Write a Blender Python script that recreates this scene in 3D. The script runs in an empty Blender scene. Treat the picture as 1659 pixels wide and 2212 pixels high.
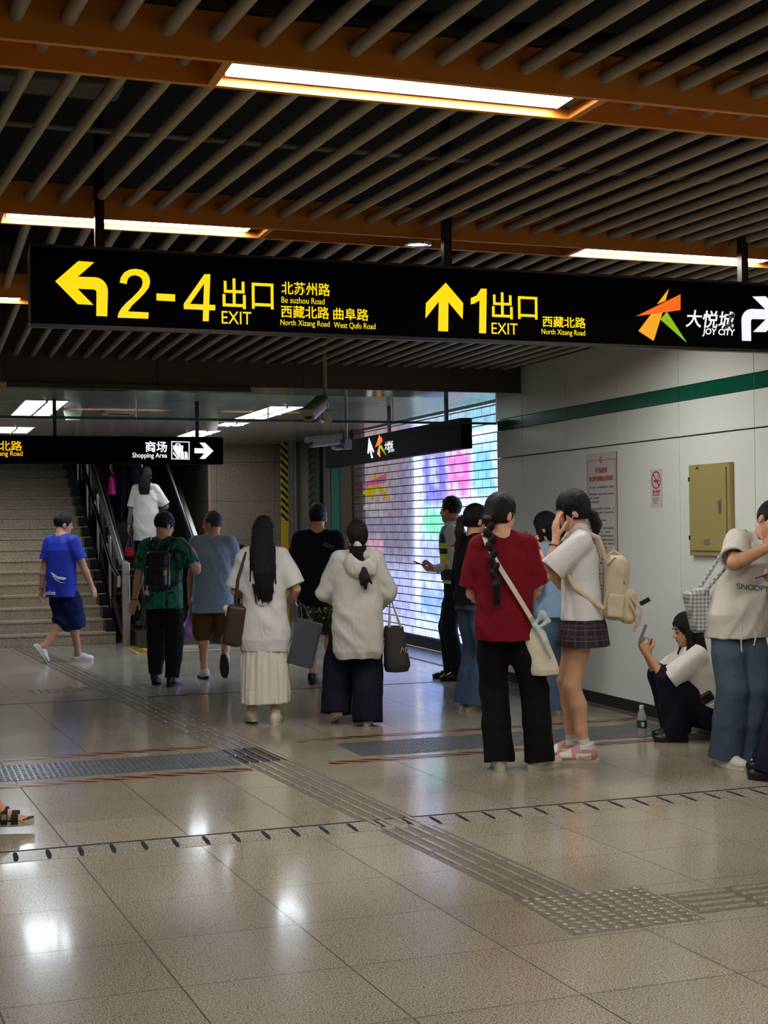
import bpy, math, random
import numpy as np
from mathutils import Vector, Matrix
from mathutils.bvhtree import BVHTree

SC = bpy.context.scene
COL = SC.collection
random.seed(7)

# ---------------------------------------------------------------- camera, world, exposure
EYE = 1.48
FPX = 2985.0
R_CAM = np.array([[0.94391658, -0.00818719, 0.33008250],     # columns: camera right, down, forward in world axes
                  [-0.32997314, 0.01233249, 0.94390976],
                  [-0.01179871, -0.99989043, 0.00893929]])
cd = bpy.data.cameras.new('camera')
cam = bpy.data.objects.new('camera', cd)
COL.objects.link(cam)
r_, d_, f_ = R_CAM[:, 0], R_CAM[:, 1], R_CAM[:, 2]
cam.matrix_world = Matrix(((r_[0], -d_[0], -f_[0], 0), (r_[1], -d_[1], -f_[1], 0), (r_[2], -d_[2], -f_[2], EYE), (0, 0, 0, 1)))
cd.sensor_fit = 'HORIZONTAL'
cd.sensor_width = 36.0
cd.lens = FPX * 36.0 / 1659.0
cd.clip_start = 0.05
cd.clip_end = 100
SC.camera = cam
vs = SC.view_settings
vs.view_transform = 'Standard'
vs.look = 'None'
vs.gamma = 1.0
vs.use_curve_mapping = False
vs.exposure = 0.0
SC.cycles.use_denoising = True
SC.cycles.max_bounces = 6
SC.cycles.transparent_max_bounces = 12
SC.cycles.sample_clamp_indirect = 4.0
W = bpy.data.worlds.new('world')
SC.world = W
W.use_nodes = True
W.node_tree.nodes['Background'].inputs[0].default_value = (0.5, 0.47, 0.42, 1)
W.node_tree.nodes['Background'].inputs[1].default_value = 0.05
LAMP = 44.0          # tube lamps in the beams
TROFFER = 16.0        # square lamps in the low ceiling
SCREEN = 5.0        # bright screen behind the rolling shutter
SIGN = 1.0           # backlit lettering


def survey(px, py, axis, val):
    """Point where the sight line of a measured photo point meets the real plane axis=val."""
    d = R_CAM @ np.array([px - 829.5, py - 1106.0, FPX])
    o = np.array([0, 0, EYE])
    t = (val - o[axis]) / d[axis]
    return o + t * d


# ---------------------------------------------------------------- materials
def lin(c):
    c = np.array(c, float) / 255.0
    return tuple(np.where(c <= 0.04045, c / 12.92, ((c + 0.055) / 1.055) ** 2.4)) + (1.0,)


MATS = {}


def newmat(name):
    m = bpy.data.materials.new(name)
    m.use_nodes = True
    MATS[name] = m
    return m, m.node_tree, m.node_tree.nodes['Principled BSDF']


def node(nt, kind, **kw):
    n = nt.nodes.new(kind)
    for k, v in kw.items():
        if k.startswith('i_'):
            n.inputs[int(k[2:]) if k[2:].isdigit() else k[2:].replace('_', ' ')].default_value = v
        else:
            setattr(n, k, v)
    return n


def math_(nt, op, a, b=None, c=None):
    n = nt.nodes.new('ShaderNodeMath')
    n.operation = op
    for i, v in enumerate((a, b, c)):
        if v is None:
            continue
        if isinstance(v, (int, float)):
            n.inputs[i].default_value = v
        else:
            nt.links.new(v, n.inputs[i])
    return n.outputs[0]


def mixc(nt, fac, a, b):
    n = nt.nodes.new('ShaderNodeMix')
    n.data_type = 'RGBA'
    for sock, v in ((n.inputs[0], fac), (n.inputs[6], a), (n.inputs[7], b)):
        if isinstance(v, (int, float, tuple)):
            sock.default_value = v
        else:
            nt.links.new(v, sock)
    return n.outputs[2]


def M(name, rgb, rough=0.5, metal=0.0, var=0.0, vscale=8.0, bump=0.0, bscale=40.0, spec=0.5, stretch=(1, 1, 1), coat=0.0, sheen=0.0):
    """Plain surface with a little procedural variation in colour and relief."""
    if name in MATS:
        return MATS[name]
    m, nt, b = newmat(name)
    c = lin(rgb)
    b.inputs['Base Color'].default_value = c
    b.inputs['Roughness'].default_value = rough
    b.inputs['Metallic'].default_value = metal
    b.inputs['Specular IOR Level'].default_value = spec
    b.inputs['Coat Weight'].default_value = coat
    if sheen:
        b.inputs['Sheen Weight'].default_value = sheen
    if var or bump:
        tc = node(nt, 'ShaderNodeTexCoord')
        mp = node(nt, 'ShaderNodeMapping')
        mp.inputs['Scale'].default_value = stretch
        nt.links.new(tc.outputs['Object'], mp.inputs[0])
    if var:
        nz = node(nt, 'ShaderNodeTexNoise', i_Scale=vscale, i_Detail=4.0)
        nt.links.new(mp.outputs[0], nz.inputs['Vector'])
        lo = tuple(max(0, x * (1 - var)) for x in c[:3]) + (1,)
        hi = tuple(min(1, x * (1 + var)) for x in c[:3]) + (1,)
        nt.links.new(mixc(nt, nz.outputs[0], lo, hi), b.inputs['Base Color'])
    if bump:
        n2 = node(nt, 'ShaderNodeTexNoise', i_Scale=bscale, i_Detail=3.0)
        nt.links.new(mp.outputs[0], n2.inputs['Vector'])
        bp = node(nt, 'ShaderNodeBump', i_Strength=bump, i_Distance=0.01)
        nt.links.new(n2.outputs[0], bp.inputs['Height'])
        nt.links.new(bp.outputs[0], b.inputs['Normal'])
    return m


def EM(name, rgb, strength=1.0):
    if name in MATS:
        return MATS[name]
    m, nt, b = newmat(name)
    b.inputs['Base Color'].default_value = (0.02, 0.02, 0.02, 1)
    b.inputs['Emission Color'].default_value = lin(rgb)
    b.inputs['Emission Strength'].default_value = strength
    b.inputs['Roughness'].default_value = 0.4
    return m


def cloth(name, rgb, var=0.12, vscale=14.0, bump=0.25, bscale=22.0, rough=0.85, stretch=(1, 1, 1)):
    if name in MATS:
        return MATS[name]
    m = M(name, rgb, rough, 0, var * 0.6, vscale, bump * 0.22, bscale * 6, 0.2, stretch)
    nt = m.node_tree
    b = nt.nodes['Principled BSDF']
    bp = [n for n in nt.nodes if n.type == 'BUMP'][0]
    tc = [n for n in nt.nodes if n.type == 'TEX_COORD'][0]
    mp = node(nt, 'ShaderNodeMapping')
    mp.inputs['Scale'].default_value = (1.0, 1.0, 0.55)
    mp.inputs['Rotation'].default_value = (0.3, 0.25, 0.4)
    nt.links.new(tc.outputs['Object'], mp.inputs[0])
    nz = node(nt, 'ShaderNodeTexNoise', i_Scale=9.0, i_Detail=2.5, i_Distortion=0.9)
    nz.inputs['Roughness'].default_value = 0.45
    nt.links.new(mp.outputs[0], nz.inputs['Vector'])
    b2 = node(nt, 'ShaderNodeBump', i_Strength=0.6, i_Distance=0.03)
    nt.links.new(nz.outputs[0], b2.inputs['Height'])
    nt.links.new(bp.outputs[0], b2.inputs['Normal'])
    nt.links.new(b2.outputs[0], b.inputs['Normal'])
    return m


def glass_mat(name, tint, gloss=0.12, rough=0.02):
    m, nt, b = newmat(name)
    nt.nodes.remove(b)
    out = nt.nodes['Material Output']
    tr = node(nt, 'ShaderNodeBsdfTransparent')
    tr.inputs[0].default_value = lin(tint)
    gl = node(nt, 'ShaderNodeBsdfGlossy')
    gl.inputs['Roughness'].default_value = rough
    fr = node(nt, 'ShaderNodeLayerWeight', i_Blend=0.25)
    fac = math_(nt, 'MULTIPLY_ADD', fr.outputs[0], 0.6, gloss)
    mx = node(nt, 'ShaderNodeMixShader')
    nt.links.new(fac, mx.inputs[0])
    nt.links.new(tr.outputs[0], mx.inputs[1])
    nt.links.new(gl.outputs[0], mx.inputs[2])
    nt.links.new(mx.outputs[0], out.inputs[0])
    return m


def granite(name, dark, light, scale=150.0, rough=0.3, tile=None, joint=0.003, stain=0.1, coat=0.0):
    """Speckled stone; tile=(ox, px, oy, py, shear, axes) draws joints on that lattice."""
    m, nt, b = newmat(name)
    tc = node(nt, 'ShaderNodeTexCoord')
    v1 = node(nt, 'ShaderNodeTexNoise', i_Scale=scale, i_Detail=2.0, i_Roughness=0.7)
    v2 = node(nt, 'ShaderNodeTexVoronoi', i_Scale=scale * 0.8)
    v3 = node(nt, 'ShaderNodeTexNoise', i_Scale=1.3, i_Detail=3.0)
    for n in (v1, v2, v3):
        nt.links.new(tc.outputs['Object'], n.inputs['Vector'])
    sp = node(nt, 'ShaderNodeMapRange')
    sp.inputs[1].default_value = 0.38
    sp.inputs[2].default_value = 0.62
    nt.links.new(v1.outputs[0], sp.inputs[0])
    c1 = mixc(nt, sp.outputs[0], lin(dark), lin(light))
    gr = math_(nt, 'GREATER_THAN', v2.outputs['Color'], 0.86)
    c2 = mixc(nt, math_(nt, 'MULTIPLY', gr, 0.4), c1, lin([x * 0.62 for x in dark]))
    st = math_(nt, 'MULTIPLY_ADD', v3.outputs[0], 2 * stain, 1 - stain)
    mv = node(nt, 'ShaderNodeMix', data_type='RGBA', blend_type='MULTIPLY')
    mv.inputs[0].default_value = 1.0
    nt.links.new(c2, mv.inputs[6])
    cc = node(nt, 'ShaderNodeCombineColor')
    for i in range(3):
        nt.links.new(st, cc.inputs[i])
    nt.links.new(cc.outputs[0], mv.inputs[7])
    col = mv.outputs[2]
    rg = math_(nt, 'MULTIPLY_ADD', v3.outputs[0], 0.16, rough - 0.08)
    if tile:
        ox, px, oy, py, sh, ax = tile
        sx = node(nt, 'ShaderNodeSeparateXYZ')
        nt.links.new(tc.outputs['Object'], sx.inputs[0])
        U, V = sx.outputs[ax[0]], sx.outputs[ax[1]]
        u = math_(nt, 'MULTIPLY_ADD', math_(nt, 'SUBTRACT', V, oy), sh, math_(nt, 'SUBTRACT', U, ox))
        u = math_(nt, 'DIVIDE', u, px)
        v = math_(nt, 'DIVIDE', math_(nt, 'SUBTRACT', V, oy), py)
        lines = None
        for q, p in ((u, px), (v, py)):
            fr = math_(nt, 'ABSOLUTE', math_(nt, 'SUBTRACT', math_(nt, 'FRACT', q), 0.5))
            ln = math_(nt, 'GREATER_THAN', fr, 0.5 - joint / p)
            lines = ln if lines is None else math_(nt, 'MAXIMUM', lines, ln)
        wn = node(nt, 'ShaderNodeTexWhiteNoise', noise_dimensions='2D')
        cx = node(nt, 'ShaderNodeCombineXYZ')
        nt.links.new(math_(nt, 'FLOOR', u), cx.inputs[0])
        nt.links.new(math_(nt, 'FLOOR', v), cx.inputs[1])
        nt.links.new(cx.outputs[0], wn.inputs['Vector'])
        hv = node(nt, 'ShaderNodeHueSaturation')
        nt.links.new(math_(nt, 'MULTIPLY_ADD', wn.outputs[0], 0.12, 0.94), hv.inputs['Value'])
        nt.links.new(col, hv.inputs['Color'])
        col = mixc(nt, math_(nt, 'MULTIPLY', lines, 0.88), hv.outputs[0], (0.03, 0.027, 0.024, 1))
        rg = math_(nt, 'MULTIPLY_ADD', lines, 0.5, rg)
    nt.links.new(col, b.inputs['Base Color'])
    nt.links.new(rg, b.inputs['Roughness'])
    b.inputs['Coat Weight'].default_value = coat
    b.inputs['Coat Roughness'].default_value = 0.08
    return m


# ---------------------------------------------------------------- object bookkeeping
def tag(o, label=None, cat=None, group=None, kind=None):
    for k, v in (('label', label), ('category', cat), ('group', group), ('kind', kind)):
        if v:
            o[k] = v
    return o


def empty(name, loc=(0, 0, 0), rz=0.0, label=None, cat=None, group=None):
    o = bpy.data.objects.new(name, None)
    o.empty_display_size = 0.1
    COL.objects.link(o)
    o.location = loc
    o.rotation_euler = (0, 0, rz)
    return tag(o, label, cat, group)


def link_mesh(name, me, mat, parent=None, smooth=False):
    o = bpy.data.objects.new(name, me)
    COL.objects.link(o)
    for m in (mat if isinstance(mat, (list, tuple)) else [mat]):
        me.materials.append(m)
    if parent is not None:
        o.parent = parent
    if smooth:
        me.polygons.foreach_set('use_smooth', np.ones(len(me.polygons), bool))
    return o


def recenter(o):
    """Move the origin of a top-level mesh to the middle of its base."""
    n = len(o.data.vertices)
    co = np.empty(n * 3)
    o.data.vertices.foreach_get('co', co)
    co = co.reshape(-1, 3)
    c = (co.min(0) + co.max(0)) / 2
    c[2] = co[:, 2].min()
    o.data.vertices.foreach_set('co', (co - c).ravel())
    o.location = o.matrix_basis @ Vector(c)
    o.data.update()
    return o


def copy_tree(o, parent=None):
    c = o.copy()
    COL.objects.link(c)
    c.parent = parent
    for ch in list(o.children):
        copy_tree(ch, c)
    return c


class MB:
    """Collects shapes and links them as one mesh object."""

    def __init__(self):
        self.v, self.f, self.mi = [], [], []

    def add(self, vs_, fs, mi=0):
        n = len(self.v)
        self.v += [tuple(map(float, p)) for p in vs_]
        self.f += [tuple(i + n for i in f) for f in fs]
        self.mi += [mi] * len(fs)
        return self

    def box(self, lo, hi, mi=0):
        (a, b, c), (d, e, f) = lo, hi
        return self.add([(a, b, c), (d, b, c), (d, e, c), (a, e, c), (a, b, f), (d, b, f), (d, e, f), (a, e, f)],
                        [(0, 3, 2, 1), (4, 5, 6, 7), (0, 1, 5, 4), (1, 2, 6, 5), (2, 3, 7, 6), (3, 0, 4, 7)], mi)

    def obox(self, c, half, Rm, mi=0):
        Rm = np.array(Rm)
        pts = [np.array(c) + Rm @ (np.array(s) * np.array(half)) for s in
               ((-1, -1, -1), (1, -1, -1), (1, 1, -1), (-1, 1, -1), (-1, -1, 1), (1, -1, 1), (1, 1, 1), (-1, 1, 1))]
        return self.add(pts, [(0, 3, 2, 1), (4, 5, 6, 7), (0, 1, 5, 4), (1, 2, 6, 5), (2, 3, 7, 6), (3, 0, 4, 7)], mi)

    def tube(self, pts, r, seg=12, cap=True, mi=0):
        pts = [np.array(p, float) for p in pts]
        rs = r if isinstance(r, (list, tuple)) else [r] * len(pts)
        rings = []
        up = None
        for i, p in enumerate(pts):
            t = pts[min(i + 1, len(pts) - 1)] - pts[max(i - 1, 0)]
            t /= np.linalg.norm(t) + 1e-12
            if up is None:
                up = np.array([0, 0, 1.0]) if abs(t[2]) < 0.9 else np.array([1.0, 0, 0])
            u = np.cross(t, up)
            u /= np.linalg.norm(u) + 1e-12
            w = np.cross(u, t)
            up = w
            rings.append([p + rs[i] * (math.cos(a) * u + math.sin(a) * w) for a in np.linspace(0, 2 * math.pi, seg, endpoint=False)])
        n = len(pts)
        vs_ = [q for rg in rings for q in rg]
        fs = [(i * seg + j, i * seg + (j + 1) % seg, (i + 1) * seg + (j + 1) % seg, (i + 1) * seg + j) for i in range(n - 1) for j in range(seg)]
        if cap:
            fs += [tuple(range(seg - 1, -1, -1)), tuple((n - 1) * seg + j for j in range(seg))]
        return self.add(vs_, [f[::-1] for f in fs], mi)

    def lathe(self, prof, c=(0, 0, 0), seg=24, mi=0):
        vs_ = [(c[0] + r * math.cos(a), c[1] + r * math.sin(a), c[2] + z) for r, z in prof for a in np.linspace(0, 2 * math.pi, seg, endpoint=False)]
        n = len(prof)
        fs = [(i * seg + j, i * seg + (j + 1) % seg, (i + 1) * seg + (j + 1) % seg, (i + 1) * seg + j) for i in range(n - 1) for j in range(seg)]
        fs += [tuple(range(seg - 1, -1, -1)), tuple((n - 1) * seg + j for j in range(seg))]
        return self.add(vs_, fs, mi)

    def prism(self, poly, fn0, fn1, mi=0):
        """Extrude a 2-D polygon: fn0 and fn1 turn (u, v) into points of the two ends."""
        n = len(poly)
        vs_ = [fn0(*p) for p in poly] + [fn1(*p) for p in poly]
        fs = [tuple(range(n - 1, -1, -1)), tuple(range(n, 2 * n))] + [(i, (i + 1) % n, n + (i + 1) % n, n + i) for i in range(n)]
        return self.add(vs_, fs, mi)

    def build(self, name, mat, parent=None, smooth=False, bevel=0.0, fix=True):
        me = bpy.data.meshes.new(name)
        me.from_pydata(self.v, [], self.f)
        me.polygons.foreach_set('material_index', self.mi)
        if fix:
            import bmesh
            bm = bmesh.new()
            bm.from_mesh(me)
            bmesh.ops.recalc_face_normals(bm, faces=bm.faces)
            bm.to_mesh(me)
            bm.free()
        o = link_mesh(name, me, mat, parent)
        if smooth:
            me.shade_smooth()
            md = None
            try:
                me.set_sharp_from_angle(angle=math.radians(40))
            except Exception:
                pass
        if bevel:
            md = o.modifiers.new('bevel', 'BEVEL')
            md.width = bevel
            md.segments = 2
            md.limit_method = 'ANGLE'
        return o


def text_mesh(body, size=1.0, depth=0.002, bold=0.0, shear=0.0, res=3):
    c = bpy.data.curves.new('lettering', 'FONT')
    c.body = body
    c.size = size
    c.extrude = depth
    c.offset = bold
    c.shear = shear
    c.resolution_u = res
    o = bpy.data.objects.new('lettering', c)
    COL.objects.link(o)
    bpy.context.view_layer.update()
    me = bpy.data.meshes.new_from_object(o.evaluated_get(bpy.context.evaluated_depsgraph_get()))
    bpy.data.objects.remove(o)
    bpy.data.curves.remove(c)
    me.materials.clear()
    return me


def fit_text(body, corner, u, v, w, h, mat, parent, name='lettering', bold=0.0, shear=0.0, depth=0.0015):
    """Lettering stretched into the rectangle from corner along unit vectors u, v (w x h metres)."""
    me = text_mesh(body, 1.0, 0.01, bold, shear)
    n = len(me.vertices)
    co = np.empty(n * 3)
    me.vertices.foreach_get('co', co)
    co = co.reshape(-1, 3)
    lo, hi = co.min(0), co.max(0)
    t = (co - lo) / np.maximum(hi - lo, 1e-6)
    u, v = np.array(u, float), np.array(v, float)
    nrm = np.cross(u, v)
    p = np.array(corner) + t[:, :1] * w * u + t[:, 1:2] * h * v + (t[:, 2:] * depth) * nrm
    me.vertices.foreach_set('co', p.ravel())
    me.update()
    return link_mesh(name, me, mat, parent)

# ---------------------------------------------------------------- volumes for bodies, clothes and bags
V3 = lambda *a: np.array(a, float)


def unit(v):
    v = np.array(v, float)
    return v / (np.linalg.norm(v) + 1e-12)


def rotx(d):
    a = math.radians(d)
    return np.array([[1, 0, 0], [0, math.cos(a), -math.sin(a)], [0, math.sin(a), math.cos(a)]])


def roty(d):
    a = math.radians(d)
    return np.array([[math.cos(a), 0, math.sin(a)], [0, 1, 0], [-math.sin(a), 0, math.cos(a)]])


def rotz(d):
    a = math.radians(d)
    return np.array([[math.cos(a), -math.sin(a), 0], [math.sin(a), math.cos(a), 0], [0, 0, 1]])


def seg(a, b, ra, rb=None):
    a, b = np.array(a, float), np.array(b, float)
    rb = ra if rb is None else rb
    ab = b - a
    L2 = float(ab @ ab) + 1e-12

    def fn(x, y, z):
        dx, dy, dz = x - a[0], y - a[1], z - a[2]
        t = np.clip((dx * ab[0] + dy * ab[1] + dz * ab[2]) / L2, 0, 1)
        return np.sqrt((dx - t * ab[0]) ** 2 + (dy - t * ab[1]) ** 2 + (dz - t * ab[2]) ** 2) - (ra + t * (rb - ra))
    m = max(ra, rb)
    return fn, np.minimum(a, b) - m, np.maximum(a, b) + m


def ell(c, r, Rm=None):
    c, r = np.array(c, float), np.array(r, float)
    Rm = np.eye(3) if Rm is None else np.array(Rm)

    def fn(x, y, z):
        dx, dy, dz = x - c[0], y - c[1], z - c[2]
        q = [Rm[0, i] * dx + Rm[1, i] * dy + Rm[2, i] * dz for i in range(3)]
        k0 = np.sqrt((q[0] / r[0]) ** 2 + (q[1] / r[1]) ** 2 + (q[2] / r[2]) ** 2)
        k1 = np.sqrt((q[0] / r[0] ** 2) ** 2 + (q[1] / r[1] ** 2) ** 2 + (q[2] / r[2] ** 2) ** 2) + 1e-9
        return k0 * (k0 - 1) / k1
    e = np.sqrt(((Rm * r) ** 2).sum(1))
    return fn, c - e, c + e


def rbox(c, half, Rm=None, rnd=0.01):
    c, half = np.array(c, float), np.array(half, float)
    Rm = np.eye(3) if Rm is None else np.array(Rm)

    def fn(x, y, z):
        dx, dy, dz = x - c[0], y - c[1], z - c[2]
        q = [np.abs(Rm[0, i] * dx + Rm[1, i] * dy + Rm[2, i] * dz) - (half[i] - rnd) for i in range(3)]
        out = np.sqrt(np.maximum(q[0], 0) ** 2 + np.maximum(q[1], 0) ** 2 + np.maximum(q[2], 0) ** 2)
        return out + np.minimum(np.maximum(np.maximum(q[0], q[1]), q[2]), 0) - rnd
    e = np.abs(Rm) @ half
    return fn, c - e, c + e


def loft(rows, n=2.0, wave=None):
    """Upright loft; rows of (z, cx, cy, a, b) half axes; wave(angle, z) scales the outline."""
    T = np.array(sorted(rows), float)

    def fn(x, y, z):
        zz = np.asarray(z)
        cx, cy, a, b = [np.interp(zz, T[:, 0], T[:, i]) for i in range(1, 5)]
        u, w = np.abs(x - cx) / a, np.abs(y - cy) / b
        k = (u ** n + w ** n) ** (1.0 / n)
        if wave is not None:
            k = k / wave(np.arctan2((y - cy) / b, (x - cx) / a), zz)
        d = (k - 1) * np.minimum(a, b)
        return np.maximum(d, np.maximum(T[0, 0] - zz, zz - T[-1, 0]))
    e = 1.35 if wave is not None else 1.0
    lo = V3((T[:, 1] - T[:, 3] * e).min(), (T[:, 2] - T[:, 4] * e).min(), T[0, 0])
    hi = V3((T[:, 1] + T[:, 3] * e).max(), (T[:, 2] + T[:, 4] * e).max(), T[-1, 0])
    return fn, lo, hi


def half(p, nrm, reach=0.2):
    """Everything on the nrm side of point p (within reach), for cutting."""
    p, nrm = np.array(p, float), unit(nrm)

    def fn(x, y, z):
        return np.maximum(-((x - p[0]) * nrm[0] + (y - p[1]) * nrm[1] + (z - p[2]) * nrm[2]),
                          np.sqrt((x - p[0]) ** 2 + (y - p[1]) ** 2 + (z - p[2]) ** 2) - reach)
    return fn, p - reach, p + reach


def clip(prim, p, nrm):
    """The part of a shape behind the plane through p with outward normal nrm."""
    fn, lo, hi = prim
    p, nrm = np.array(p, float), unit(nrm)
    return (lambda x, y, z: np.maximum(fn(x, y, z), (x - p[0]) * nrm[0] + (y - p[1]) * nrm[1] + (z - p[2]) * nrm[2])), lo, hi


class Vol:
    def __init__(self):
        self.ops = []

    def u(self, prim, k=0.015):
        self.ops.append(('u', prim, k))
        return self

    def chain(self, pts, rs, k=0.015, k0=None):
        for i in range(len(pts) - 1):
            self.u(seg(pts[i], pts[i + 1], rs[i], rs[i + 1]), k if i else (k if k0 is None else k0))
        return self

    def cut(self, prim, k=0.006):
        self.ops.append(('c', prim, k))
        return self

    def mesh(self, name, mat, parent=None, vox=0.006, disp=None, smooth=1):
        us = [o for o in self.ops if o[0] == 'u']
        lo = np.min([o[1][1] for o in us], 0) - 3 * vox - 0.02
        hi = np.max([o[1][2] for o in us], 0) + 3 * vox + 0.02
        N = np.ceil((hi - lo) / vox).astype(int) + 1
        ax = [(lo[i] + vox * np.arange(N[i])).astype(np.float32) for i in range(3)]
        F = np.full(N, 0.3, np.float32)
        for kind, (fn, a, b), k in self.ops:
            pad = k + 4 * vox + 0.012
            i0 = np.clip(np.floor((a - pad - lo) / vox).astype(int), 0, N - 1)
            i1 = np.clip(np.ceil((b + pad - lo) / vox).astype(int) + 1, 1, N)
            if (i1 <= i0).any():
                continue
            s = tuple(slice(p, q) for p, q in zip(i0, i1))
            d = fn(ax[0][s[0]][:, None, None], ax[1][s[1]][None, :, None], ax[2][s[2]][None, None, :]).astype(np.float32)
            f = F[s]
            if kind == 'u':
                h = np.clip(0.5 + 0.5 * (f - d) / k, 0, 1)
                F[s] = f * (1 - h) + d * h - k * h * (1 - h)
            else:
                d = -d
                h = np.clip(0.5 - 0.5 * (f - d) / k, 0, 1)
                F[s] = f * (1 - h) + d * h + k * h * (1 - h)
        if disp is not None:
            near = np.nonzero(np.abs(F) < 0.03)
            F[near] += disp(ax[0][near[0]], ax[1][near[1]], ax[2][near[2]]).astype(np.float32)
        for i in range(3):
            F[(slice(None),) * i + (0,)] = 0.05
            F[(slice(None),) * i + (-1,)] = 0.05
        S = F < 0
        c8 = [S[i:N[0] - 1 + i, j:N[1] - 1 + j, k:N[2] - 1 + k] for i in (0, 1) for j in (0, 1) for k in (0, 1)]
        anyv, allv = c8[0].copy(), c8[0].copy()
        for c in c8[1:]:
            anyv |= c
            allv &= c
        act = np.nonzero(anyv & ~allv)
        off = np.array([(i, j, k) for i in (0, 1) for j in (0, 1) for k in (0, 1)])
        base = np.stack(act, 1)
        vals = np.stack([F[base[:, 0] + o[0], base[:, 1] + o[1], base[:, 2] + o[2]] for o in off], 1)
        pos = np.zeros((len(base), 3))
        cnt = np.zeros(len(base))
        for i in range(8):
            for j in range(i + 1, 8):
                if np.abs(off[i] - off[j]).sum() != 1:
                    continue
                m = (vals[:, i] < 0) != (vals[:, j] < 0)
                t = np.where(m, vals[:, i] / (vals[:, i] - vals[:, j] + 1e-20), 0)
                pos += m[:, None] * (off[i] + t[:, None] * (off[j] - off[i]))
                cnt += m
        P = lo + vox * (base + pos / cnt[:, None])
        idx = np.full(N - 1, -1, np.int32)
        idx[act] = np.arange(len(base), dtype=np.int32)
        quads = []
        for a_ in range(3):
            b_, c_ = (a_ + 1) % 3, (a_ + 2) % 3
            s0 = [slice(1, -1)] * 3
            s1 = [slice(1, -1)] * 3
            s0[a_] = slice(0, -1)
            s1[a_] = slice(1, None)
            A, B = S[tuple(s0)], S[tuple(s1)]
            e = np.stack(np.nonzero(A != B), 1)
            if not len(e):
                continue
            inside = A[tuple(e.T)]
            g = e.copy()
            g[:, b_] += 1
            g[:, c_] += 1
            q = []
            for db, dc in ((-1, -1), (0, -1), (0, 0), (-1, 0)):
                h = g.copy()
                h[:, b_] += db
                h[:, c_] += dc
                q.append(idx[tuple(h.T)])
            q = np.stack(q, 1)
            q[~inside] = q[~inside][:, ::-1]
            quads.append(q)
        Q = np.concatenate(quads)
        Q = Q[(Q >= 0).all(1)]
        for _ in range(smooth):
            acc = np.zeros_like(P)
            n = np.zeros(len(P))
            for i in range(4):
                a_, b_ = Q[:, i], Q[:, (i + 1) % 4]
                for p_, q_ in ((a_, b_), (b_, a_)):
                    for d in range(3):
                        acc[:, d] += np.bincount(p_, P[q_, d], len(P))
                    n += np.bincount(p_, minlength=len(P))
            P = 0.5 * P + 0.5 * acc / np.maximum(n, 1)[:, None]
        me = bpy.data.meshes.new(name)
        me.vertices.add(len(P))
        me.vertices.foreach_set('co', P.astype(np.float32).ravel())
        me.loops.add(len(Q) * 4)
        me.loops.foreach_set('vertex_index', Q.astype(np.int32).ravel())
        me.polygons.add(len(Q))
        me.polygons.foreach_set('loop_start', np.arange(0, len(Q) * 4, 4, dtype=np.int32))
        me.update(calc_edges=True)
        me.validate()
        return link_mesh(name, me, mat, parent, smooth=True)


def folds(amp=0.004, f=28.0, dirs=((0.3, 0.2, 1), (1, 0.3, 0.5)), seed=0.0):
    """Soft irregular cloth folds."""
    D = [unit(d) for d in dirs]

    def fn(x, y, z):
        w = 1.6 * np.sin(9 * x + 7 * z + seed) + 1.2 * np.sin(11 * y - 6 * z + 2 * seed)
        s = 0
        for i, d in enumerate(D):
            s = s - (0.5 + 0.5 * np.sin(f * (1 + 0.37 * i) * (d[0] * x + d[1] * y + d[2] * z) + w * (1 + 0.5 * i) + seed + i)) ** 2 + 0.375
        return amp * 1.7 * s / len(D)
    return fn


# ---------------------------------------------------------------- people
def ik(a, c, l1, l2, pole):
    a, c = np.array(a, float), np.array(c, float)
    d = c - a
    L = np.linalg.norm(d)
    if L > 0.999 * (l1 + l2):
        c = a + d * (0.999 * (l1 + l2) / L)
        d = c - a
        L = np.linalg.norm(d)
    u = d / L
    x = (L * L + l1 * l1 - l2 * l2) / (2 * L)
    hgt = math.sqrt(max(l1 * l1 - x * x, 0))
    p = np.array(pole, float)
    p = unit(p - u * (p @ u))
    return a + u * x + p * hgt, c


SKIN = [M('skin_%d' % i, c, 0.5, 0, 0.10, 12, 0.05, 90, 0.35) for i, c in enumerate(((214, 164, 134), (198, 146, 114), (182, 130, 98)))]
HAIR = M('hair_black', (13, 10, 10), 0.42, 0, 0.5, 60, 0.5, 120, 0.3, (6, 6, 0.4))
HAIRB = M('hair_dark_brown', (26, 16, 14), 0.42, 0, 0.5, 60, 0.5, 120, 0.3, (6, 6, 0.4))
EYEM = M('eye_dark', (22, 16, 14), 0.15)
LIPM = M('lip', (160, 84, 76), 0.45)


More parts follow.
